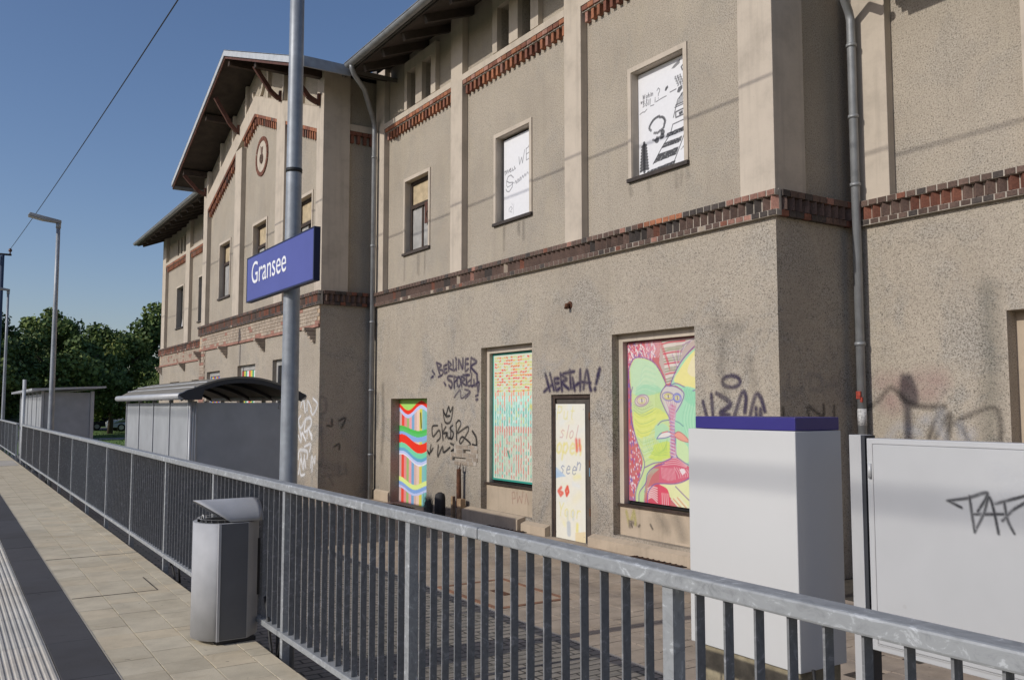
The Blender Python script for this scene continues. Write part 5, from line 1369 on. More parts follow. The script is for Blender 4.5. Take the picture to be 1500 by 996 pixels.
def drawn_window(A, W, H):
    A.mask(A.U > -1, (.78,.78,.80))
    k_ = (.03,.03,.035)
    P = lambda x, y: ((x-50)/350*W, H - (y-50)/880*H)
    def S(l, w=.009, a=.9): A.stroke([P(x, y) for x, y in l], w*1.7, k_, a, .003)
    # striped path running up to the right
    S([(150,840),(205,740),(270,640),(285,575),(390,565)]); S([(290,880),(340,740),(380,620),(395,570)])
    S([(290,520),(320,390),(360,345),(400,330)]); S([(305,430),(400,425)]); S([(300,445),(398,440)])
    def band(p):
        q = [P(*c) for c in p]; A.fill(q, k_, .93)
        for _ in range(22):
            t, s_ = ra.random(), ra.random()
            ax = q[0][0]+(q[1][0]-q[0][0])*t; bx = q[3][0]+(q[2][0]-q[3][0])*t
            ay = q[0][1]+(q[1][1]-q[0][1])*t; by = q[3][1]+(q[2][1]-q[3][1])*t
            u, v = ax+(bx-ax)*s_, ay+(by-ay)*s_
            A.stroke([(u,v),(u+ra.uniform(-.02,.02),v+.01)], .007, (.5,.5,.5), .7, .002)
    band([(248,630),(368,622),(355,658),(238,662)]); band([(225,700),(345,695),(335,735),(205,738)]); band([(185,775),(322,770),(305,825),(150,838)])
    band([(110,885),(300,870),(292,900),(80,930)])
    S([(305,485),(368,478),(366,525),(306,530),(305,485)], .012); A.fill([P(326,495),P(352,492),P(350,518),P(328,520)], k_, .9)
    for i in range(8): S([(318+i*9,425),(345+i*8,350+i*-2)], .007)
    for i in range(26):
        a = 2*math.pi*i/26; r = 52+ra.uniform(-4,4)
        if 2.0 < a < 2.5: continue
        S([(180+r*math.cos(a), 530+r*1.35*math.sin(a)*.9),(183+r*math.cos(a+.12), 532+r*1.25*math.sin(a+.1))], .022, .75)
    for i in range(5): S([(150+i*14,640+12*math.sin(i*2)),(160+i*14,648)], .02, .7)
    for (x, y) in ((215,605),(212,635),(175,655)): S([(x,y),(x+4,y+3)], .045, .85)
    # fir at the left
    S([(88,640),(88,880)], .03)
    for i in range(9):
        y = 655+i*25; r = 14+i*1.6; S([(88-r,y+12),(88,y),(88+r,y+10)], .024)
    # leaves, blots, clouds and lettering
    A.fill([P(235,275),P(240,250),P(256,240),P(257,262),P(245,280)], k_, .9); A.fill([P(315,330),P(325,295),P(352,285),P(350,318),P(330,340)], k_, .85); S([(270,305),(310,300)], .008)
    S([(352,165),(345,140),(358,125),(370,112),(385,108),(395,120),(400,150),(385,165),(352,168)], .012); A.fill([P(280,120),P(300,95),P(340,70),P(335,105),P(300,125)], k_, .7)
    S([(60,385),(80,375),(95,380),(110,365)], .007); S([(135,350),(160,352)], .007); S([(175,335),(215,325),(245,322)], .007)
    for i, (t, x, y, h) in enumerate((('Wohin', 82, 270, 24), ('wa s', 68, 300, 20), ('soll', 82, 335, 30), ('i', 165, 335, 30))):
        u, v = P(x, y); text_strokes(A, t, u, v, h/880*H*1.5, .012, k_, .85, .1, 1.1)
    u, v = P(182, 315); text_strokes(A, '?', u, v, .15, .011, k_, .9)
    for r in range(4):
        u, v = P(302+6*r, 215+r*22); text_strokes(A, ra.choice(['sus','euh','mil','ses']), u, v, .055, .012, k_, .85)
    for i in range(3): S([(335+i*12,800-i*16),(352+i*14,785-i*16),(360+i*14,796-i*18)], .006, .6)
    S([(365,720),(385,690),(395,715)], .006, .6)
board('painted_board', 8.245, 8.366, 9.412, 4.884, 6.40, drawn_window, .0062, (.8,.8,.8), 'white board with a black felt pen drawing of a striped road')
def word_window(A, W, H):
    A.mask(A.U > -1, (.80,.80,.82))
    P = lambda x, y: ((x-105)/262*W, H - (y-60)/840*H)
    k_ = (.12,.12,.14)
    def L(l, w=.014, a=.85): A.stroke([P(x, y) for x, y in l], w, k_, a, .004)
    L([(232,285),(238,365),(255,300),(262,362),(280,238)]); L([(292,232),(294,350),(330,338)]); L([(292,235),(325,222)]); L([(293,290),(318,282)])
    L([(310,215),(335,208)], .01); L([(365,285),(348,295),(342,325),(352,350),(367,345)]); L([(352,318),(367,314)])
    L([(112,372),(116,412)], .018); L([(112,380),(124,372),(128,405),(138,370),(144,400)], .018); L([(152,385),(164,378),(160,365),(150,380),(158,402),(170,395)], .018); L([(176,372),(180,400),(190,392)], .018); L([(194,362),(198,392),(204,385)], .018)
    L([(186,470),(165,435),(140,440),(128,480),(150,505),(180,515),(176,560),(150,596),(130,585),(122,560)], .017); L([(128,480),(126,520),(135,545),(160,540),(190,520)], .012)
    for k in range(9): L([(198+k*19,532-k*8),(206+k*19,508-k*8),(213+k*19,534-k*8)], .015 if k < 5 else .011)
    L([(210,540),(250,520)], .02, .5)
    L([(150,800),(148,770),(165,750),(176,775),(160,800),(172,812)], .012, .7); L([(172,720),(178,745)], .010, .6); L([(190,735),(184,780),(186,830)], .010, .55)
board('painted_board', 8.245, 12.036, 13.03, 4.882, 6.37, word_window, .007, (.8,.8,.8), 'white board with thin handwriting, WEG among the words')
# frames and linings round the two white boards and the ground floor boards
for a, b, nm in ((8.36, 9.42, 'upper window nearest the corner'), (12.03, 13.10, 'upper window in the middle')):
    r_ = surround(8.13, a, b, 4.88, 6.42).build('window', PLS, B, label=nm); sill(r_, 8.13, a, b, 4.88)
    m_ = MB(); m_.box(8.28, 8.30, a, b, 4.88, 6.42); m_.build('backing', M['dark_void'], r_)
def ground_recess(xr, a, b, z0, z1, bz0, bz1, ba, bb, xb):
    """plastered recess with a timber frame round the board; parapet below"""
    m_ = MB()
    m_.box(xr, xr+.05, a, b, z0, bz0-.05); par = m_.build('parapet', M['plinth'], B)
    f = MB()
    f.box(xr, xr+.11, bb+.01, b, bz0-.05, z1); f.box(xr, xr+.11, a, ba-.002, bz0-.05, z1)
    f.box(xr, xr+.11, ba-.002, bb+.01, bz1+.01, z1)
    w_ = f.build('window', M['plaster'], B, label='frame round a ground floor board')
    s_ = MB(); s_.box(xr-.04, xr+.03, a+.02, b-.0, bz0-.075, bz0-.045); s_.build('sill', M['wood_dark'], w_)
    bk = MB(); bk.box(xr+.112, xr+.13, a, b, bz0-.05, z1); bk.build('backing', M['dark_void'], w_)
ground_recess(8.118, 11.79, 13.40, -.15, 2.68, .37, 2.57, 11.795, 13.30, 8.185)
ground_recess(8.123, 8.11, 9.76, -.15, 2.67, .33, 2.555, 8.12, 9.655, 8.200)
m_ = MB(); m_.box(9.58, 9.62, 3.3, 4.93, -.15, 2.66); m_.build('board', M['plinth'], B, label='plastered blind window at the right edge')
m_ = MB(); m_.box(9.58, 9.62, -.6, 1.0, -.15, 2.66); m_.build('board', M['plinth'], B)
m_ = MB(); m_.box(9.70, 9.73, 2.1, 3.2, 4.88, 6.42); m_.build('board', M['white_board'], B)
for a, b, z, cols_ in ((22.85,24.25,2.6,[(.7,.1,.1),(.7,.6,.1),(.1,.4,.2),(.8,.8,.8)]), (26.32,27.59,2.53,[(.1,.2,.6),(.75,.7,.1),(.6,.1,.1)])):
    def cb(A, W, H, cc=cols_):
        for i in range(9): A.mask((A.U >= W*i/9), cc[i % len(cc)])
    board('painted_board', 6.87, a, b, .9, z, cb, .05, (.8,.8,.8), 'small colourful board in the bay')
# iron ring bolt in the wall
m_ = MB(); m_.tube([(8.0,10.75,3.19),(7.93,10.75,3.19),(7.92,10.75,3.13)], .03, 8); m_.tube([(7.985,10.75,3.19),(8.0,10.75,3.19)], .06, 10); m_.build('wall_bolt', M['rust'], B)
# light wells: dark grated half ovals in front of the wall
def light_well(yc, half):
    g = MB(); n = 14
    pts = [(7.90, yc-half, ZY+.006)] + [(7.90-.36*math.sin(math.pi*k/n), yc-half*math.cos(math.pi*k/n), ZY+.006) for k in range(1, n)] + [(7.90, yc+half, ZY+.006)]
    g.prism(pts, (0, 0, .006))
    o = g.build('light_well', M['iron'], B, label='dark iron grating at the wall foot')
    b_ = MB()
    for k in range(9):
        y = yc-half*.85+half*1.7*k/8; d = .34*math.sqrt(max(0, 1-((y-yc)/half)**2))
        b_.box(7.89-d, 7.89, y-.008, y+.008, ZY+.012, ZY+.022)
    b_.build('grate_bars', M['rust'], o)
light_well(8.70, .50); light_well(12.35, .55); light_well(16.25, .50)

# weather marks on the walls: drips below sills, dirt, faded scribbles on the parapets
def marks(name, x, y0, y1, z0, z1, strokes, label=None, res=.012):
    a = Art(y0, y1, z0, z1, res, strokes[0][2], 0.0)
    for q, w_, col, al, sf in strokes: a.stroke(q, w_, col, al, sf)
    a.build(name, lambda u, v: (x, u, v), M['graffiti'], B, label, trim=True)
rd_ = random.Random(31)
for (a, b, z, x) in ((8.30,9.48,4.82,8.1265), (11.97,13.16,4.82,8.1265), (15.64,16.84,4.82,8.1265)):
    for k in range(5):
        y = rd_.uniform(a, b); L = rd_.uniform(.12, .5)
        marks('drip_stain', x, y-.10, y+.10, z-L-.12, z-.0, [([(y,z-.06),(y+rd_.uniform(-.02,.02),z-L)], rd_.uniform(.02,.05), (.10,.09,.075), rd_.uniform(.18,.34), .035)], res=.02)
marks('faded_scribble', 8.1175, 12.0, 12.9, -.1, .32, [([(12.55,.02),(12.57,.20),(12.50,.22),(12.47,.12),(12.55,.10)], .018, (.50,.27,.22), .45, .008), ([(12.42,.22),(12.40,.05),(12.34,.16),(12.28,.05),(12.24,.24)], .018, (.50,.27,.22), .45, .008), ([(12.18,.05),(12.14,.22),(12.08,.05)], .018, (.50,.27,.22), .4, .008)])
marks('faded_scribble', 8.1225, 8.2, 9.75, -.12, .27, [([(9.62,.18),(9.55,-.02),(9.46,.20),(9.42,.02),(9.56,.06)], .045, (.52,.50,.12), .45, .02), ([(9.50,-.02),(9.52,.02)], .03, (.08,.07,.06), .7, .01),
      ([(9.36,.0),(9.34,.02)], .03, (.08,.07,.06), .6, .01), ([(9.0,.22),(8.8,.02)], .12, (.22,.20,.17), .25, .06), ([(8.6,.2),(8.5,-.05)], .15, (.22,.20,.17), .3, .07), ([(9.12,.05),(9.08,.0)], .03, (.1,.09,.08), .6, .01)])
marks('dirt_patch', 7.997, 6.9, 7.9, 1.5, 3.0, [([(7.75,2.70),(7.55,2.55),(7.35,2.62)], .10, (.12,.115,.10), .20, .09), ([(7.62,2.5),(7.66,2.1),(7.60,1.8)], .09, (.10,.095,.085), .26, .08), ([(7.2,2.2),(7.15,1.9)], .08, (.11,.10,.09), .22, .07)])
marks('dirt_patch', 7.997, 17.2, 18.0, -.2, 2.4, [([(17.55,2.1),(17.5,1.2),(17.58,.5)], .10, (.09,.085,.07), .32, .07), ([(17.8,1.9),(17.82,1.2)], .08, (.09,.085,.07), .3, .06)])
marks('dirt_patch', 9.397, 4.95, 5.4, .6, 3.2, [([(5.12,2.9),(5.10,2.2),(5.16,1.4),(5.12,.9)], .16, (.13,.14,.12), .32, .11)])
# stickers on the downpipe by the corner
st = MB(); st.box(9.215, 9.232, 6.59, 6.65, 1.74, 1.83); st.box(9.225, 9.24, 6.575, 6.605, 1.70, 1.76); st.build('sticker', simple('red_sticker', (.36,.05,.03), .6, var=.5, vscale=40), B)
st = MB(); st.tube([(9.28,6.62,1.42),(9.28,6.62,1.62)], .0535, 14); st.build('sticker', simple('worn_white_sticker', (.50,.50,.50), .6, var=.45, vscale=40), B)

# ------------------------------------------------------------------ things on the platform and in the yard
# railing
XR = 1.99
def railing(y0, y1, post_y, label, bars=True):
    R = thing('platform_railing', (XR, (y0+y1)/2, 0), label, 'railing', 'railings along the platform edge')
    p_me = MB(); p_me.box(-.025, .025, -.024, .024, -.14, 1.076)
    pm = p_me.build('post', M['galv'], None, bevel=.003)
    first = True
    me_post = pm.data
    bpy.data.objects.remove(pm)
    # post faces carry real material
    for y in post_y:
        inst(me_post, 'post', R, (XR, y, 0))
    b_me = MB(); b_me.box(-.0175, .0175, -.004, .004, .148, 1.078)
    bm_ = b_me.build('bar', M['galv_bar'], None); me_bar = bm_.data; bpy.data.objects.remove(bm_)
    joined = MB(); nb = 0
    for a, b in zip(post_y[:-1], post_y[1:]):
        n = max(1, round((b-a)/.1175))
        for i in range(1, n):
            y = a+(b-a)*i/n
            nb += 1
            if nb <= 240 and bars: inst(me_bar, 'bar', R, (XR, y, 0))
            else: joined.box(XR-.0175, XR+.0175, y-.004, y+.004, .148, 1.078)
    if joined.v: joined.build('bars', M['galv_bar'], R, kind='stuff')
    # handrail and foot rail in lengths with open joints
    cuts = [y0] + [c for c in (3.30, 7.55, 13.3, 19.0, 24.7, 36.0, 42.0) if y0+.5 < c < y1-.5] + [y1]
    for a, b in zip(cuts[:-1], cuts[1:]):
        m_ = MB(); m_.box(1.950, 2.034, a+.003, b-.003, 1.078, 1.130)
        m_.build('handrail', M['galv'], R, bevel=.008)
    cuts2 = [y0] + [c for c in (3.1, 5.95, 7.2, 13.2, 19.1, 24.6, 36.0) if y0+.5 < c < y1-.5] + [y1]
    for a, b in zip(cuts2[:-1], cuts2[1:]):
        m_ = MB(); m_.box(1.955, 2.022, a+.004, b-.004, .108, .146)
        m_.build('foot_rail', M['galv'], R, bevel=.004)
    return R
post1 = [.25, 2.13, 4.0, 5.89, 7.75, 9.66, 11.6, 13.55, 15.5, 17.5, 19.5, 21.5, 23.5, 25.5, 27.5, 29.3]
railing(-2.0, 29.45, [-1.65] + post1, 'long galvanised railing nearest the camera, in front of the shelters')
railing(31.5, 44.0, [31.65, 33.6, 35.6, 37.6, 39.6, 41.6, 43.6], 'far piece of railing beyond the gap at the left edge', bars=False)
# brackets that hold the posts to the platform edge and the loose cable
# sign pole and lamp posts
def pole_mesh(h, r0, r1):
    m_ = MB(); m_.tube([(0,0,ZY-.1),(0,0,1.0),(0,0,2.5),(0,0,4.2),(0,0,h)], [r0, r0*.98, (r0*.6+r1*.4), (r0*.3+r1*.7), r1], 24)
    return m_
def lamp_post(x, y, h, label, group='lamp posts along the platform', r0=.072, r1=.046):
    L = thing('lamp_post', (x, y, ZY), label, 'lamp post', group)
    m_ = pole_mesh(h, r0, r1); m_.v = [(vx+x, vy+y, vz) for vx, vy, vz in m_.v]; m_.build('pole', M['pole'], L)
    m_ = MB()
    P = [(.06,-.07,.02),(.06,.07,.02),(.06,.07,.10),(.06,-.07,.10),(-.30,-.13,.06),(-.30,.13,.06),(-.30,.11,.155),(-.30,-.11,.155),(-.68,-.115,.155),(-.68,.115,.155),(-.64,.09,.225),(-.64,-.09,.225)]
    P = [(x+a, y+b, h+c) for a, b, c in P]
    m_.add(P, [(0,3,2,1),(0,1,5,4),(1,2,6,5),(2,3,7,6),(3,0,4,7),(4,5,9,8),(5,6,10,9),(6,7,11,10),(7,4,8,11),(8,9,10,11)])
    hd = m_.build('lamp_head', M['lamp'], L, bevel=.01)
    m_ = MB(); m_.obox((x-.50, y, h+.098), (.17,0,-.037), (0,.09,0), (0,0,.01)); m_.build('lamp_glass', M['lamp_glass'], hd)
    m_ = MB(); m_.tube([(x,y,h-.10),(x,y,h+.04)], r1+.012, 16); m_.build('collar', M['pole'], L)
    m_ = MB(); m_.box(x-r0-.012, x-r0+.02, y-.05, y+.05, .15, .55); m_.build('service_door', M['pole'], L)
    return L
near_lamp = lamp_post(2.20, 6.50, 5.98, 'lamp post carrying the blue station sign, nearest the camera', r0=.068, r1=.051)
m_ = MB(); m_.tube([(2.2,6.5,3.44),(2.2,6.5,3.470)], .0625, 24); m_.build('strap', M['black'], near_lamp)
def digits(txt, size, loc, rot, mat, name, parent, ext=.001, sx=1.0, shear=0):
    cu = bpy.data.curves.new(name, 'FONT'); cu.body = txt; cu.size = size; cu.extrude = ext; cu.resolution_u = 6; cu.shear = shear
    o = bpy.data.objects.new(name, cu); COL.objects.link(o)
    bpy.context.view_layer.update()
    dg = bpy.context.evaluated_depsgraph_get()
    me = bpy.data.meshes.new_from_object(o.evaluated_get(dg))
    bpy.data.objects.remove(o)
    Mx = Matrix.Translation(loc) @ rot @ Matrix.Diagonal((sx, 1, 1, 1))
    me.transform(Mx); me.materials.clear(); me.materials.append(mat)
    r = link(bpy.data.objects.new(name, me)); return adopt(r, parent)
# text that reads from -x: local x runs to -y, local y runs up
ROT = Matrix(((0,0,-1,0),(-1,0,0,0),(0,1,0,0),(0,0,0,1)))
digits('2', .085, (2.2-.0705, 6.565, 1.63), ROT, M['black'], 'number', near_lamp)
lamp_post(2.25, 24.4, 6.18, 'second lamp post, tall against the sky left of the station')
lamp_post(2.12, 42.3, 6.45, 'third lamp post, far off at the left edge')

S = thing('station_sign', (2.13, 6.47, 2.50), 'dark blue name board reading Gransee in white, fixed to the lamp post', 'sign')
m_ = MB(); m_.box(2.085, 2.110, 5.735, 7.29, 2.515, 2.868); m_.build('panel', M['sign_blue'], S, bevel=.004)
m_ = MB()
m_.box(2.0845, 2.130, 5.719, 5.7345, 2.505, 2.878); m_.box(2.0845, 2.130, 7.2905, 7.306, 2.505, 2.878)
m_.box(2.0845, 2.130, 5.7345, 7.2905, 2.8685, 2.878); m_.box(2.0845, 2.130, 5.7345, 7.2905, 2.505, 2.5145); m_.box(2.1105, 2.1295, 5.7345, 7.2905, 2.5145, 2.8685)
m_.build('edge_frame', M['sign_navy'], S)
m_ = MB(); m_.box(2.131, 2.26, 6.42, 6.58, 2.60, 2.64); m_.box(2.131, 2.26, 6.42, 6.58, 2.76, 2.80); m_.build('bracket', M['zinc'], S)
tx = digits('Gransee', .255, (2.0835, 7.165, 2.645), ROT, M['sign_white'], 'lettering', S, .0012, 1.0)
ys_ = [v.co.y for v in tx.data.vertices]
k_ = .86/(max(ys_)-min(ys_)); ym = max(ys_)
for v in tx.data.vertices: v.co.y = 7.155-(ym-v.co.y)*k_

# litter bin
M['bin_shaded'] = simple('bin_grey_shaded', (.13,.133,.14), .6, .05, var=.08, vscale=4)  # darker copy of the bin grey: shade painted into the side panel
Bn = thing('litter_bin', (1.75, 6.5, 0), 'silver grey litter bin with curved front and hooded lid beside the railing', 'litter bin')
def bin_outline(z, g=0):
    """half round toward the platform, straight sides, chamfer at the back"""
    P = []
    cx, cy, r = 1.785, 6.54, .252-g
    for k in range(17):
        a = math.pi - rad(60) + rad(120)*k/16
        P.append((cx+r*math.cos(a), cy+r*math.sin(a), z))
    P += [(1.860,6.322+g,z), (1.965-g,6.43,z), (1.965-g,6.65,z), (1.860,6.758-g,z)]
    return P
m_ = MB(); P = bin_outline(.03); m_.prism(P, (0,0,.80)); body = m_.build('body', M['bin_grey'], Bn)
for p in body.data.polygons: p.use_smooth = p.normal.x < -.45
for yy in (6.311, 6.758):
    m_ = MB(); m_.box(1.650, 1.668, yy, yy+.012, .030, .835); m_.build('edge_strip', M['alu'], Bn)
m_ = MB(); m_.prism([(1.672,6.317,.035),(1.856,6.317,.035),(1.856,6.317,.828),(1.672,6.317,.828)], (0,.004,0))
m_.build('side_panel', M['bin_shaded'], Bn)
# rim, liner mouth and foot
m_ = MB(); n_ = 22
for k in range(n_):
    a0, a1 = 2*math.pi*k/n_, 2*math.pi*(k+1)/n_
    c = (1.725, 6.54)
    q = [(c[0]+rx*math.cos(a), c[1]+ry*math.sin(a)) for a in (a0, a1) for rx, ry in ((.165,.185), (.150,.170))]
    m_.add([(q[0][0],q[0][1],.83),(q[1][0],q[1][1],.83),(q[3][0],q[3][1],.83),(q[2][0],q[2][1],.83),(q[0][0],q[0][1],.852),(q[1][0],q[1][1],.852),(q[3][0],q[3][1],.852),(q[2][0],q[2][1],.852)],
           [(0,1,2,3),(4,7,6,5),(0,4,5,1),(2,6,7,3)])
m_.build('rim', M['alu'], Bn)
m_ = MB(); m_.prism([(1.725+.148*math.cos(2*math.pi*k/22), 6.54+.168*math.sin(2*math.pi*k/22), .832) for k in range(22)], (0,0,.004)); m_.build('liner', M['bin_dark'], Bn)
m_ = MB(); m_.box(1.66, 1.93, 6.34, 6.66, 0, .03); m_.build('foot', M['bin_dark'], Bn)
# hood: half cylinder along x, cut on the slant at the front
vs = []; fs = []; NA, NS = 16, 10
for t_, rr in ((0, .200), (1, .194)):
    for i in range(NA+1):
        a = math.pi*i/NA
        yy, zz = 6.54-rr*1.04*math.cos(a), .838+rr*.72*math.sin(a)
        xf = 1.735 - .205*math.sin(a)
        for j in range(NS+1):
            s_ = j/NS; xb = 1.955+.02*math.sin(a)
            vs.append((xf+(xb-xf)*s_, yy, zz))
st_ = (NA+1)*(NS+1)
for i in range(NA):
    for j in range(NS):
        a = i*(NS+1)+j
        fs.append((a, a+1, a+NS+2, a+NS+1)); fs.append((st_+a, st_+a+NS+1, st_+a+NS+2, st_+a+1))
for i in range(NA):
    for j in (0, NS):
        a = i*(NS+1)+j; fs.append((a, a+NS+1, st_+a+NS+1, st_+a))
for j in range(NS):
    for i in (0, NA):
        a = i*(NS+1)+j; fs.append((a, st_+a, st_+a+1, a+1))
m_ = MB(); m_.add(vs, fs, 0, True); m_.build('hood', M['bin_grey'], Bn)
m_ = MB(); m_.prism([(1.958, 6.54-.20*math.cos(math.pi*k/12), .838+.144*math.sin(math.pi*k/12)) for k in range(13)], (.012,0,0)); m_.build('hood_back', M['bin_grey'], Bn)
m_ = MB(); m_.tube([(1.60,6.53,.848),(1.60,6.54,.872),(1.60,6.57,.872),(1.60,6.58,.848)], .006, 8); m_.build('hinge', M['alu'], Bn)
m_ = MB(); m_.box(1.956, 1.975, 6.42, 6.58, .3, .7); m_.build('fixing_plate', M['bin_dark'], Bn)

m_ = MB()
P = [(1.985,6.32,.30),(1.99,6.27,.20)] + [(1.975, 6.22-.34*t, .20-.42*math.sin(math.pi*t)*.72) for t in [i/10 for i in range(1, 10)]] + [(1.99,5.86,.13)]
m_.tube(P, .011, 8); tag(m_.build('black_cable', M['cable']), 'loose black cable sagging below the railing next to the litter bin', 'cable')
m_ = MB(); m_.tube([(2.02,9.7,.12),(2.06,9.62,-.02),(2.05,9.45,-.12),(2.06,9.3,-.1),(2.02,9.22,.11)], .011, 8); tag(m_.build('black_cable', M['cable']), 'small loop of black cable hanging under the far part of the railing', 'cable')

# white cabinet with a blue cap
Cb = thing('equipment_cabinet', (3.35, 2.96, ZY), 'tall pale grey cabinet with a dark blue cap on a stained concrete base', 'cabinet')
m_ = MB(); m_.box(3.20, 3.52, 2.628, 3.300, .482, 1.538); m_.build('body', M['cab_grey'], Cb, bevel=.004)
m_ = MB(); m_.box(3.207, 3.515, 2.628+.004, 3.255, 1.540, 1.600); m_.build('cap', M['cab_blue'], Cb, bevel=.004)
m_ = MB(); m_.box(3.215, 3.50, 2.645, 3.285, ZY-.05, .479); m_.build('base', M['moss_concrete'], Cb, bevel=.008)
m_ = MB(); m_.tube([(3.25,2.60,.50),(3.25,2.58,.3),(3.24,2.585,-.3)], .008, 6); m_.build('earth_cable', M['cable'], Cb)

# showcase seen from behind
Sc = thing('showcase', (3.34, 1.3, ZY), 'large pale grey showcase panel between posts with a scratched black tag', 'showcase')
m_ = MB(); m_.box(3.30, 3.38, .05, 2.338, .640, 1.515); m_.build('frame', M['case_grey'], Sc, bevel=.003)
m_ = MB(); m_.box(3.294, 3.2985, .09, 2.305, .672, 1.490); m_.build('door_panel', M['case_grey'], Sc, bevel=.0015)
m_ = MB()
for a_, b_, c_, d_ in ((.082,2.313,.664,.669),(.082,2.313,1.493,1.498),(.082,.087,.669,1.493),(2.308,2.313,.669,1.493)): m_.box(3.2962, 3.2996, a_, b_, c_, d_)
m_.build('door_seam', M['alu'], Sc)
for y in (2.352, .02):
    m_ = MB(); m_.box(3.295, 3.375, y+.010, y+.068, ZY-.1, 1.528); po = m_.build('post', M['alu'], Sc, bevel=.002)
    m_ = MB(); m_.box(3.300, 3.372, y-.006, y+.009, ZY-.1, 1.526); m_.build('post_shade_strip', M['shelter_dark'], po)  # dark strip stands in for the shaded side of the post
for z in (.74, 1.38):
    m_ = MB(); m_.tube([(3.296,2.322,z-.03),(3.296,2.322,z+.03)], .009, 10); m_.build('hinge', M['alu'], Sc)
m_ = MB(); m_.tube([(3.2935,2.18,.845),(3.2965,2.18,.845)], .009, 12); m_.build('lock', M['alu'], Sc)
g_ = GRAF['panel_tag']; g_['c'] = 3.2935
sp_ = spray('panel_tag', g_, Sc, .0012)
m_ = Art(1.25, 2.3, .75, 1.49, .01, (.75,.76,.78), 0.0)
m_.stroke([(1.78,1.40),(1.70,1.38),(1.74,1.34),(1.68,1.36)], .05, (.75,.76,.78), .3, .03)
m_.build('wiped_patch', lambda u, v: (3.2932, u, v), M['graffiti'], Sc, trim=True)

# shelters
def glass_mat(): return M['shelter_panel']
def shelter(x0, x1, y0, y1, zt_, arc, label, panels=4, over=.12):
    """x0 platform side, y0 near end; arc = rise of the roof"""
    Z = thing('waiting_shelter', ((x0+x1)/2, (y0+y1)/2, ZY), label, 'shelter', 'waiting shelters beyond the railing')
    pw = (y1-y0)/panels
    for i in range(panels):
        a = y0+i*pw
        m_ = MB(); m_.box(x0+.01, x0+.03, a+.03, a+pw-.03, -.22, zt_); m_.build('side_panel', M['shelter_panel'], Z)
        m_ = MB(); m_.box(x1-.03, x1-.01, a+.03, a+pw-.03, -.22, zt_); m_.build('back_panel', M['shelter_panel'], Z)
    for i in range(panels+1):
        a = y0+i*pw
        if i == 0: a += .02
        for xx in (x0, x1-.05):
            m_ = MB(); m_.box(xx-.005, xx+.05, a-.022, a+.022, ZY, zt_+.05); m_.build('post', M['shelter_frame'], Z)
    m_ = MB(); m_.box(x0+.06, x1-.06, y0-.01, y0+.01, -.22, zt_); m_.build('end_panel', M['shelter_panel'], Z)
    m_ = MB()
    for k in range(3): m_.tube([(x0+.02+.035*k, y0-.03+.01*k, -.3),(x0+.02+.035*k, y0-.03+.01*k, zt_+.02)], .022, 10)
    m_.build('corner_profile', M['shelter_frame'], Z)
    # roof: shallow barrel across x
    n = 14; xa, xb = x0-over, x1+over
    zc = lambda t: zt_+.11+arc*(1-(2*t-1)**2)
    vs = []; fs = []
    ya, yb = y0-.14, y1+.16
    for k in range(n+1):
        t = k/n; x = xa+(xb-xa)*t
        vs += [(x,ya,zc(t)),(x,yb,zc(t)),(x,ya,zc(t)-.028),(x,yb,zc(t)-.028)]
    for k in range(n):
        b_ = 4*k
        fs += [(b_,b_+4,b_+5,b_+1),(b_+2,b_+3,b_+7,b_+6),(b_,b_+2,b_+6,b_+4),(b_+1,b_+5,b_+7,b_+3)]
    fs += [(0,1,3,2),(4*n,4*n+2,4*n+3,4*n+1)]
    m_ = MB(); m_.add(vs, fs); rf = m_.build('roof', M['shelter_roof'], Z)
    for yy in [y0-.10] + [y0+pw*i for i in range(1, panels)] + [y1+.1]:
        m_ = MB()
        for k in range(n):
            t0, t1 = k/n, (k+1)/n
            x0_, x1_ = xa+(xb-xa)*t0, xa+(xb-xa)*t1
            hh = .05 if yy != y0-.10 else .06
            m_.add([(x0_,yy-.03,zc(t0)-.03-hh),(x1_,yy-.03,zc(t1)-.03-hh),(x1_,yy-.03,zc(t1)-.029),(x0_,yy-.03,zc(t0)-.029),(x0_,yy+.03,zc(t0)-.03-hh),(x1_,yy+.03,zc(t1)-.03-hh),(x1_,yy+.03,zc(t1)-.029),(x0_,yy+.03,zc(t0)-.029)],
                   [(0,1,2,3),(4,7,6,5),(0,4,5,1),(3,2,6,7)])
        m_.build('roof_rib', M['shelter_dark'], Z)
    for k in range(2):
        t = .10+.10*k
        m_ = MB(); m_.tube([(xa+(xb-xa)*t, ya, zc(t)+.008),(xa+(xb-xa)*t, yb, zc(t)+.008)], .010, 6); m_.build('roof_seam', M['shelter_frame'], rf)
    m_ = MB(); m_.tube([(xa-.01, ya-.02, zt_+.085),(xa-.01, yb, zt_+.085)], .048, 12); m_.build('eaves_gutter', M['shelter_frame'], Z)
    m_ = MB(); m_.tube([(xb+.01, ya-.02, zt_+.085),(xb+.01, yb, zt_+.085)], .048, 12); m_.build('eaves_gutter', M['shelter_frame'], Z)
    for s_, xx in ((1, xa-.05), (-1, xb+.05)):
        m_ = MB()
        m_.prism([(xx,ya-.05,zt_+.10),(xx+s_*.10,ya-.05,zt_+.03),(xx+s_*.30,ya-.05,zt_+.04),(xx+s_*.34,ya-.05,zt_+.27*min(1, arc*2.6)+.05),(xx+s_*.12,ya-.05,zt_+.17)], (0,.09,0))
        m_.build('end_cap', M['shelter_dark'], Z)
    m_ = MB(); m_.box(x0+.4, x1-.15, y0+.4, y1-.3, .02, .06); m_.box(x0+.5, x0+.56, y0+.8, y0+.86, ZY, .02); m_.box(x0+.5, x0+.56, y1-.8, y1-.74, ZY, .02); m_.build('bench', M['alu'], Z)
    return Z
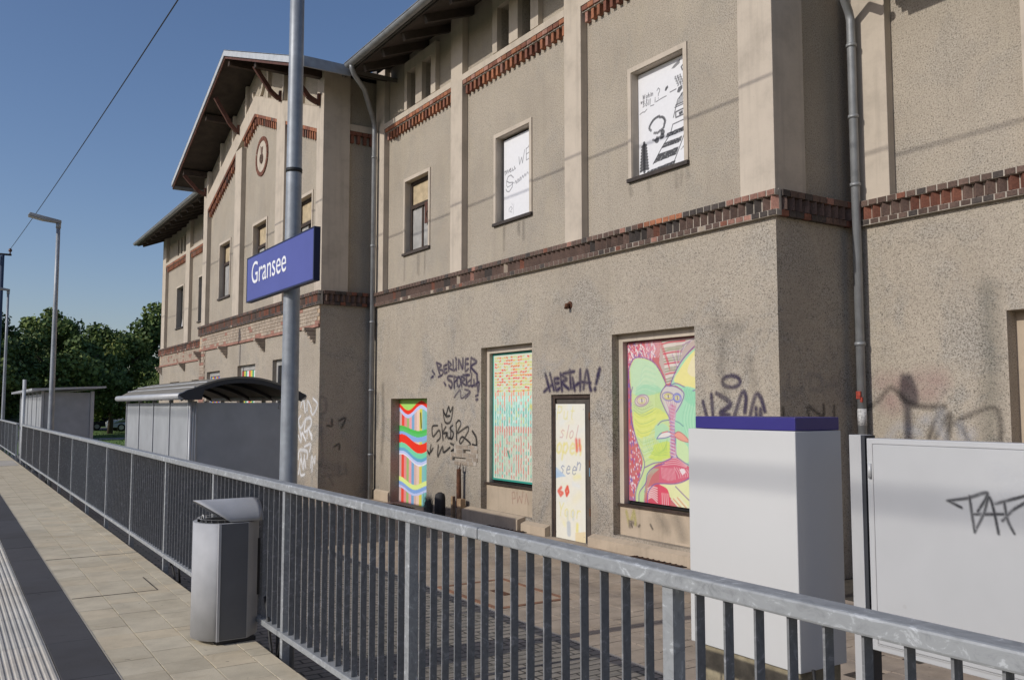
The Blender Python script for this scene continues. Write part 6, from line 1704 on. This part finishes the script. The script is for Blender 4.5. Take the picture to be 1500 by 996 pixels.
shelter(2.80, 4.22, 12.42, 17.2, 1.70, .255, 'near shelter with arched roof and grey panels, just beyond the railing')
def flat_shelter():
    x0, x1, y0, y1 = 2.46, 3.86, 29.4, 37.8
    Z = thing('waiting_shelter', ((x0+x1)/2, (y0+y1)/2, ZY), 'far flat roofed shelter behind the second lamp post', 'shelter', 'waiting shelters beyond the railing')
    pw = (y1-y0)/5
    for i in range(5):
        m_ = MB(); m_.box(x0, x0+.03, y0+i*pw+.05, y0+(i+1)*pw-.05, -.3, 2.02); m_.build('side_panel', M['shelter_panel'], Z)
    for i in range(6):
        m_ = MB(); m_.box(x0-.02, x0+.05, y0+i*pw-.035, y0+i*pw+.035, ZY, 2.1); m_.build('post', M['shelter_frame'], Z)
    m_ = MB(); m_.box(x1-.10, x1, y0-.035, y0+.035, ZY, 2.1); m_.build('post', M['shelter_frame'], Z)
    m_ = MB(); m_.box(x0+.06, x1-.11, y0-.01, y0+.01, -.3, 2.06); m_.build('end_panel', M['shelter_panel'], Z)
    m_ = MB(); m_.box(x1-.04, x1-.01, y0+.05, y1, -.3, 2.06); m_.build('back_panel', M['shelter_panel'], Z)
    m_ = MB(); m_.prism([(x0-.3,y0-.35,2.10),(x1+.28,y0-.35,2.20),(x1+.28,y0-.35,2.255),(x0-.3,y0-.35,2.17)], (0,y1-y0+.7,0)); m_.build('roof', M['shelter_frame'], Z)
flat_shelter()
m_ = MB(); m_.tube([(2.05,30.3,ZY),(2.05,30.3,2.45)], .05, 12); tag(m_.build('marker_post', M['zinc_light']), 'slim white post left of the far shelter', 'post')

# rusty stump, and dark forms standing in for two shadow humps by the wall
Rs = thing('rusty_pipe', (7.86, 13.98, ZY), 'rusty broken pipe standing against the wall with a pale wooden offcut', 'pipe')
m_ = MB(); m_.tube([(7.88,13.98,ZY),(7.89,13.99,.05),(7.885,13.985,.52)], [.045,.045,.04], 10); m_.build('pipe', M['rust'], Rs)
m_ = MB(); m_.prism([(7.86,13.95,.50),(7.89,13.93,.50),(7.885,13.92,.64)], (.01,.02,0)); m_.prism([(7.87,14.0,.50),(7.90,14.03,.50),(7.885,14.03,.66)], (.01,.02,0)); m_.build('torn_edge', M['rust'], Rs)
m_ = MB(); m_.box(7.80, 7.86, 14.06, 14.12, ZY, .03); m_.box(7.82, 7.92, 13.80, 13.93, ZY, .0); m_.build('offcut', M['rubble_wood'], Rs)
m_ = MB()
m_.tube([(7.70,14.35,ZY),(7.70,14.35,-.02),(7.70,14.35,.05),(7.70,14.35,.085)], [.10,.10,.085,.03], 14); tag(m_.build('shadow_hump_form', simple('shadow_hump_grey', (.035,.034,.036), .8, var=.3)), 'short dark round-topped form imitating a shadow left of the rusty pipe', 'shadow stand-in')
m_ = MB(); rw_ = random.Random(5)
for k in range(240):
    a = rw_.uniform(0, 6.28); r0 = rw_.uniform(0, .10); bx, by = 7.74+r0*math.cos(a)*.7, 14.88+r0*math.sin(a)*1.4
    h = rw_.uniform(.12, .44); lx, ly = rw_.uniform(-.05,.05), rw_.uniform(-.10,.10)
    p0 = Vector((bx,by,ZY)); p1 = p0+Vector((lx*.4,ly*.4,h*.6)); p2 = p0+Vector((lx,ly,h)); w_ = .006
    m_.add([p0+Vector((0,-w_,0)), p0+Vector((0,w_,0)), p1+Vector((w_*.5,w_,0)), p1+Vector((w_*.5,-w_,0)), p2], [(0,1,2,3),(3,2,4)])
tag(m_.build('ragged_shadow_form', simple('ragged_shadow_grey', (.13,.125,.11), .9, var=.3, vscale=20)), 'ragged grey form imitating a shadow at the wall foot beside the painted door', 'weeds')

# overhead lines and their pole
def wire_pts(p0, p1, sag, n=24):
    p0, p1 = Vector(p0), Vector(p1)
    return [p0.lerp(p1, i/n) - Vector((0,0,sag*4*(i/n)*(1-i/n))) for i in range(n+1)]
m_ = MB(); m_.tube(wire_pts((3.60,-16.0,8.55), (2.334,46.46,8.90), .42), .012, 6); tag(m_.build('overhead_wire', M['cable']), 'single thin overhead wire crossing the sky at upper left', 'wire')
Mp = thing('line_pole', (2.05, 46.5, ZY), 'dark steel pole with cross arm and insulators at the far left edge', 'pole')
m_ = MB(); m_.tube([(2.02,46.5,ZY),(2.03,46.5,8.62)], [.12,.09], 12); m_.build('mast', simple('blue_grey_steel', (.05,.07,.11), .6, .3), Mp)
m_ = MB(); m_.box(1.1, 2.40, 46.45, 46.55, 8.60, 8.68); m_.build('cross_arm', M['wood_dark'], Mp)
for x in (2.34, 1.25):
    m_ = MB(); m_.tube([(x,46.5,8.68),(x,46.5,8.80)], .03, 8); m_.tube([(x,46.5,8.78),(x,46.5,8.82),(x,46.5,8.90),(x,46.5,8.94)], [.05,.08,.07,.03], 10); m_.build('insulator', simple('brown_insulator', (.12,.05,.03), .3), Mp)
sg = MB(); sg.box(1.70, 1.98, 46.38, 46.42, 4.35, 4.75); sgo = sg.build('signal_disc', simple('orange_panel', (.65,.16,.02), .5), Mp)
# lines on the far side of the track
m_ = MB(); m_.tube(wire_pts((-9.2,-30,8.6), (-9.2,40,8.6), .25), .020, 6); tag(m_.build('overhead_cable', M['cable']), 'thick overhead cable on the far side of the track', 'wire')

# trees
def leaf_mat(name, dark, mid, light):
    m, nt, b = new_mat(name)
    a = nd(nt, 'ShaderNodeAttribute', attribute_name='leaf')
    c = ramp(nt, a.outputs['Fac'], [(0, dark), (.55, mid), (1, light)])
    nt.links.new(c, b.inputs['Base Color']); b.inputs['Roughness'].default_value = .65
    b.inputs['Specular IOR Level'].default_value = .25
    return m
LM = [leaf_mat('oak_leaves', (.040,.075,.022), (.11,.16,.045), (.22,.27,.08)),
      leaf_mat('ash_leaves', (.045,.080,.022), (.13,.18,.045), (.32,.32,.09)),
      leaf_mat('maple_leaves', (.034,.062,.020), (.09,.13,.038), (.18,.22,.07))]
def tree(x, y, h, rad_, label, seed, mt=0, n=5200, low=.12):
    r = np.random.RandomState(seed); rr = random.Random(seed)
    T = thing('broadleaf_tree', (x, y, ZY), label, 'tree', 'trees beyond the station')
    m_ = MB(); th = h*.55; tk = .024 if h > 7 else .011
    m_.tube([(x,y,ZY-.1),(x+.1,y,ZY+th*.4),(x-.05,y+.1,ZY+th)], [h*tk, h*tk*.75, h*tk*.42], 8)
    for k in range(7):
        a = rr.uniform(0, 6.28); z0 = ZY+th*rr.uniform(.4,.95); L = rad_*rr.uniform(.5,.85)
        m_.tube([(x,y,z0),(x+L*.5*math.cos(a),y+L*.5*math.sin(a),z0+L*.45),(x+L*math.cos(a),y+L*math.sin(a),z0+L*.75)], [h*.009,h*.006,h*.003], 6)
    m_.build('trunk', M['bark'], T)
    # clumps spread over an uneven crown, each a shell of small leaf faces
    K = 64
    cl = []
    for k in range(K):
        u = r.normal(size=3); u /= np.linalg.norm(u); q = r.uniform(.35, 1.0)**.6
        zz = .5*(1+u[2]*q)
        wdt = rad_*(.62+.38*math.sin(math.pi*min(1, zz*.9+.1)))*(1.05-.45*zz)*1.25
        cl.append((x+u[0]*q*wdt, y+u[1]*q*wdt, ZY+h*(low+(1-low)*(zz*.90)), rad_*r.uniform(.15,.30), r.uniform(0,1)))
    cl = np.array(cl)
    idx = r.randint(0, K, n)
    d = r.normal(size=(n,3)); d /= np.linalg.norm(d, axis=1)[:,None]
    rr_ = cl[idx,3]*r.uniform(.5,1.18,n)
    c = cl[idx,:3]+d*rr_[:,None]*np.array([1,1,.8])
    c[:,2] = np.maximum(c[:,2], ZY+.3)
    nrm = d*.7+r.normal(size=(n,3))*.5; nrm /= np.linalg.norm(nrm, axis=1)[:,None]
    t1 = np.cross(nrm, r.normal(size=(n,3))); t1 /= np.linalg.norm(t1, axis=1)[:,None]; t2 = np.cross(nrm, t1)
    s_ = r.uniform(.055,.15,n)[:,None]*(h/9)
    V = np.stack([c-t1*s_-t2*s_*.3, c+t2*s_*-.8, c+t1*s_-t2*s_*.1, c+t1*s_*.3+t2*s_*.8, c-t1*s_*.7+t2*s_*.7], 1).reshape(-1,3)
    F = [tuple(range(5*i, 5*i+5)) for i in range(n)]
    me = bpy.data.meshes.new('crown'); me.from_pydata(V.tolist(), [], F); me.materials.append(LM[mt])
    at = me.attributes.new('leaf', 'FLOAT', 'FACE')
    val = np.clip(cl[idx,4]*.55+r.uniform(0,.6,n)**1.6, 0, 1)
    at.data.foreach_set('value', val.astype(np.float32)); me.update()
    o = link(bpy.data.objects.new('crown', me)); adopt(o, T)
    return T
tl = [  # x, y, height, radius, material, label
 (1.6, 62, 8.6, 3.6, 2, 'dark bushy tree at the far left edge behind the third lamp post'),
 (6.2, 66, 9.3, 3.8, 0, 'tall dark tree left of the second lamp post'),
 (10.6, 72, 9.0, 3.6, 1, 'yellowish green tree just right of the second lamp post'),
 (16.0, 76, 11.8, 4.6, 0, 'tallest round tree above the far shelter'),
 (21.0, 79, 11.9, 4.4, 2, 'dark tree in the middle of the group left of the station'),
 (25.3, 78, 11.6, 4.4, 1, 'green tree touching the left corner of the station roofline'),
 (30.5, 84, 12.0, 4.8, 0, 'tree mostly hidden behind the station wing'),
 (-4.5, 66, 8.5, 4.0, 0, 'low dark tree beyond the left edge of the view'),
 (8.6, 84, 8.4, 4.4, 2, 'low dark tree behind the pale post'),
 (12.6, 60, 5.0, 2.2, 1, 'small young tree behind the far shelter'),
 (11.2, 47.5, 4.6, 1.7, 1, 'slender light green young tree between the two shelters'),
]
for i, (x, y, h, r_, mt, lb) in enumerate(tl): tree(x, y, h, r_, lb, 100+i, mt, n=(24000 if h > 7 else 6500), low=.10 if h > 7 else .25)
hedge = MB(); rh = random.Random(9)
for k in range(9000):
    x = rh.uniform(-30, 110); y = 104+x*.12+rh.uniform(-3,3); z = ZY+rh.uniform(0, 5.5)*(1-.2*math.sin(x*.4)); s_ = rh.uniform(.25,.6)
    a = rh.uniform(0, 3.14)
    hedge.add([(x-s_*math.cos(a),y-s_*math.sin(a),z-s_*.5),(x+s_*math.cos(a),y+s_*math.sin(a),z-s_*.3),(x+s_*.5*math.cos(a),y+s_*.4,z+s_),(x-s_*.6*math.cos(a),y,z+s_*.7)], [(0,1,2,3)])
hedge.build('distant_hedge', simple('hedge_leaves', (.035,.055,.018), .8, var=.5, vscale=.8), kind='stuff')
# far fence behind the gap
Ff = thing('mesh_fence', (4, 55.5, ZY), 'low dark mesh fence far behind the gap in the railing', 'fence')
for k in range(4):
    m_ = MB(); m_.box(1.5+k*1.18, 1.56+k*1.18, 55.45, 55.51, ZY, .95); m_.build('post', M['shelter_dark'], Ff)
m_ = MB(); m_.box(1.5, 5.1, 55.46, 55.50, .90, .94); m_.box(1.5, 5.1, 55.46, 55.50, -.2, -.16)
for k in range(30): m_.box(1.5+k*.12, 1.512+k*.12, 55.47, 55.48, ZY, .9)
m_.build('mesh_panel', M['shelter_dark'], Ff, kind='stuff')

# parked cars
def car(cx, cy, yaw, paint, label):
    Cc = thing('parked_car', (cx, cy, ZY), label, 'car', 'cars parked beyond the grass')
    c, s_ = math.cos(yaw), math.sin(yaw)
    def W(p): return (cx+p[0]*c-p[1]*s_, cy+p[0]*s_+p[1]*c, ZY+p[2])
    prof = [(-2.05,.30),(-2.1,.62),(-1.95,.86),(-1.35,.93),(-.75,1.36),(-.2,1.45),(.5,1.43),(1.25,1.10),(1.75,.95),(2.05,.85),(2.08,.45),(2.0,.28)]
    vs = []; fs = []
    sec = (( -.86, 1.0), (-.80, 1.0), (.80, 1.0), (.86, 1.0))
    for (x, z) in prof:
        tuck = .16 if z > 1.0 else (.03 if z > .8 else 0)
        vs += [W((x, -.86+tuck, min(z, .9) if z > 1 else z)), W((x, -.80+tuck, z)), W((x, .80-tuck, z)), W((x, .86-tuck, min(z, .9) if z > 1 else z))]
    n = len(prof)
    for i in range(n-1):
        for k in range(3): fs.append((4*i+k, 4*i+4+k, 4*i+5+k, 4*i+1+k))
    fs.append(tuple(4*i for i in range(n))); fs.append(tuple(4*i+3 for i in range(n))[::-1]); fs.append((0,1,2,3)); fs.append((4*n-4,4*n-3,4*n-2,4*n-1))
    fs.append((0, 3, 4*n-1, 4*n-4))
    m_ = MB(); m_.add(vs, fs); m_.build('body', paint, Cc, bevel=.03)
    for sy in (-1, 1):
        m_ = MB(); q = [(-1.18,.96),(-.72,1.30),(-.2,1.38),(.45,1.36),(1.05,1.10),(1.2,.96)]
        m_.prism([W((x, sy*(.865-(z-.96)*.30), z)) for x, z in q], Vector(W((0,sy*.012,0)))-Vector(W((0,0,0)))); m_.build('side_window', M['dark_void'], Cc)
        for xw in (-1.3, 1.32):
            m_ = MB(); m_.tube([W((xw, sy*.66, .31)), W((xw, sy*.875, .31))], .31, 20); tw = m_.build('wheel', M['black'], Cc)
            m_ = MB(); m_.tube([W((xw, sy*.86, .31)), W((xw, sy*.885, .31))], .19, 14); m_.build('rim', M['alu'], tw)
    m_ = MB(); m_.prism([W((-1.36,-.62,.955)),W((-.80,-.58,1.335)),W((-.80,.58,1.335)),W((-1.36,.62,.955))], Vector((0,0,.015))); m_.build('windscreen', M['dark_void'], Cc)
    for sy in (-1, 1):
        m_ = MB(); m_.box(-.06,.06,-.15,.15,-.07,.07); m_.v = [W((-2.06+a, sy*.6+b, .66+d)) for a, b, d in m_.v]; m_.build('headlight', M['lamp_glass'], Cc)
    return Cc
silver = simple('silver_car_paint', (.42,.47,.54), .25, .5, var=.04); black_p = simple('black_car_paint', (.02,.022,.028), .2, .3, var=.05); white_p = simple('white_car_paint', (.62,.63,.65), .3, .0, var=.04)
car(13.4, 78.0, .10, silver, 'silver car parked beyond the grass next to the near shelter')
car(12.2, 82.5, .10, black_p, 'black car parked behind the silver one')
car(9.2, 86.5, .12, white_p, 'pale car glimpsed behind the small tree trunk')

# grass tufts that break the edge of the lawn
gt = MB(); rg_ = random.Random(4)
for k in range(6000):
    x = rg_.uniform(5, 30); y = rg_.uniform(44, 79)
    if 57+(x-2)*.2 < y < 61+(x-2)*.25: continue
    h = rg_.uniform(.03, .12); a = rg_.uniform(0, 3.14); w_ = .03
    gt.add([(x-w_*math.cos(a),y-w_*math.sin(a),ZY-.03),(x+w_*math.cos(a),y+w_*math.sin(a),ZY-.03),(x+rg_.uniform(-.03,.03),y,ZY-.03+h)], [(0,1,2)])
gt.build('grass_tufts', M['grass'], kind='stuff')

# unseen woods added past the track and behind the camera to block low sky
wd = MB(); rw2 = random.Random(12)
ring = [(-70, 160), (-75, 60), (-70, -10), (-55, -50), (-10, -62), (30, -60), (70, -40)]
for k in range(15000):
    i = rw2.randrange(len(ring)-1); t = rw2.random()
    x = ring[i][0]+(ring[i+1][0]-ring[i][0])*t+rw2.uniform(-4,4); y = ring[i][1]+(ring[i+1][1]-ring[i][1])*t+rw2.uniform(-4,4)
    top = 8.5+2.0*math.sin(i*2+t*9)+(3.5 if y < -20 else 0)
    z = ZY+rw2.uniform(0, 1)**.8*top; s_ = rw2.uniform(.35,.9); a = rw2.uniform(0, 3.14)
    wd.add([(x-s_*math.cos(a),y-s_*math.sin(a),z-s_*.5),(x+s_*math.cos(a),y+s_*math.sin(a),z-s_*.3),(x+s_*.5*math.cos(a),y+s_*.4,z+s_),(x-s_*.6*math.cos(a),y,z+s_*.7)], [(0,1,2,3)])
wd.build('sky_blocking_woods', bpy.data.materials['hedge_leaves'], kind='stuff')

# the track in front of the platform
for xr in (-5.45, -4.02):
    m_ = MB(); m_.box(xr-.035, xr+.035, -40, 160, ZY-.022, ZY+.10); m_.box(xr-.065, xr+.065, -40, 160, ZY-.022, ZY+.0)
    m_.build('rail', M['rust'], kind='structure')
m_ = MB()
for k in range(300): m_.box(-6.05, -3.42, -40+k*.62, -39.76+k*.62, ZY-.03, ZY-.008)
m_.build('sleepers', M['moss_concrete'], kind='stuff')
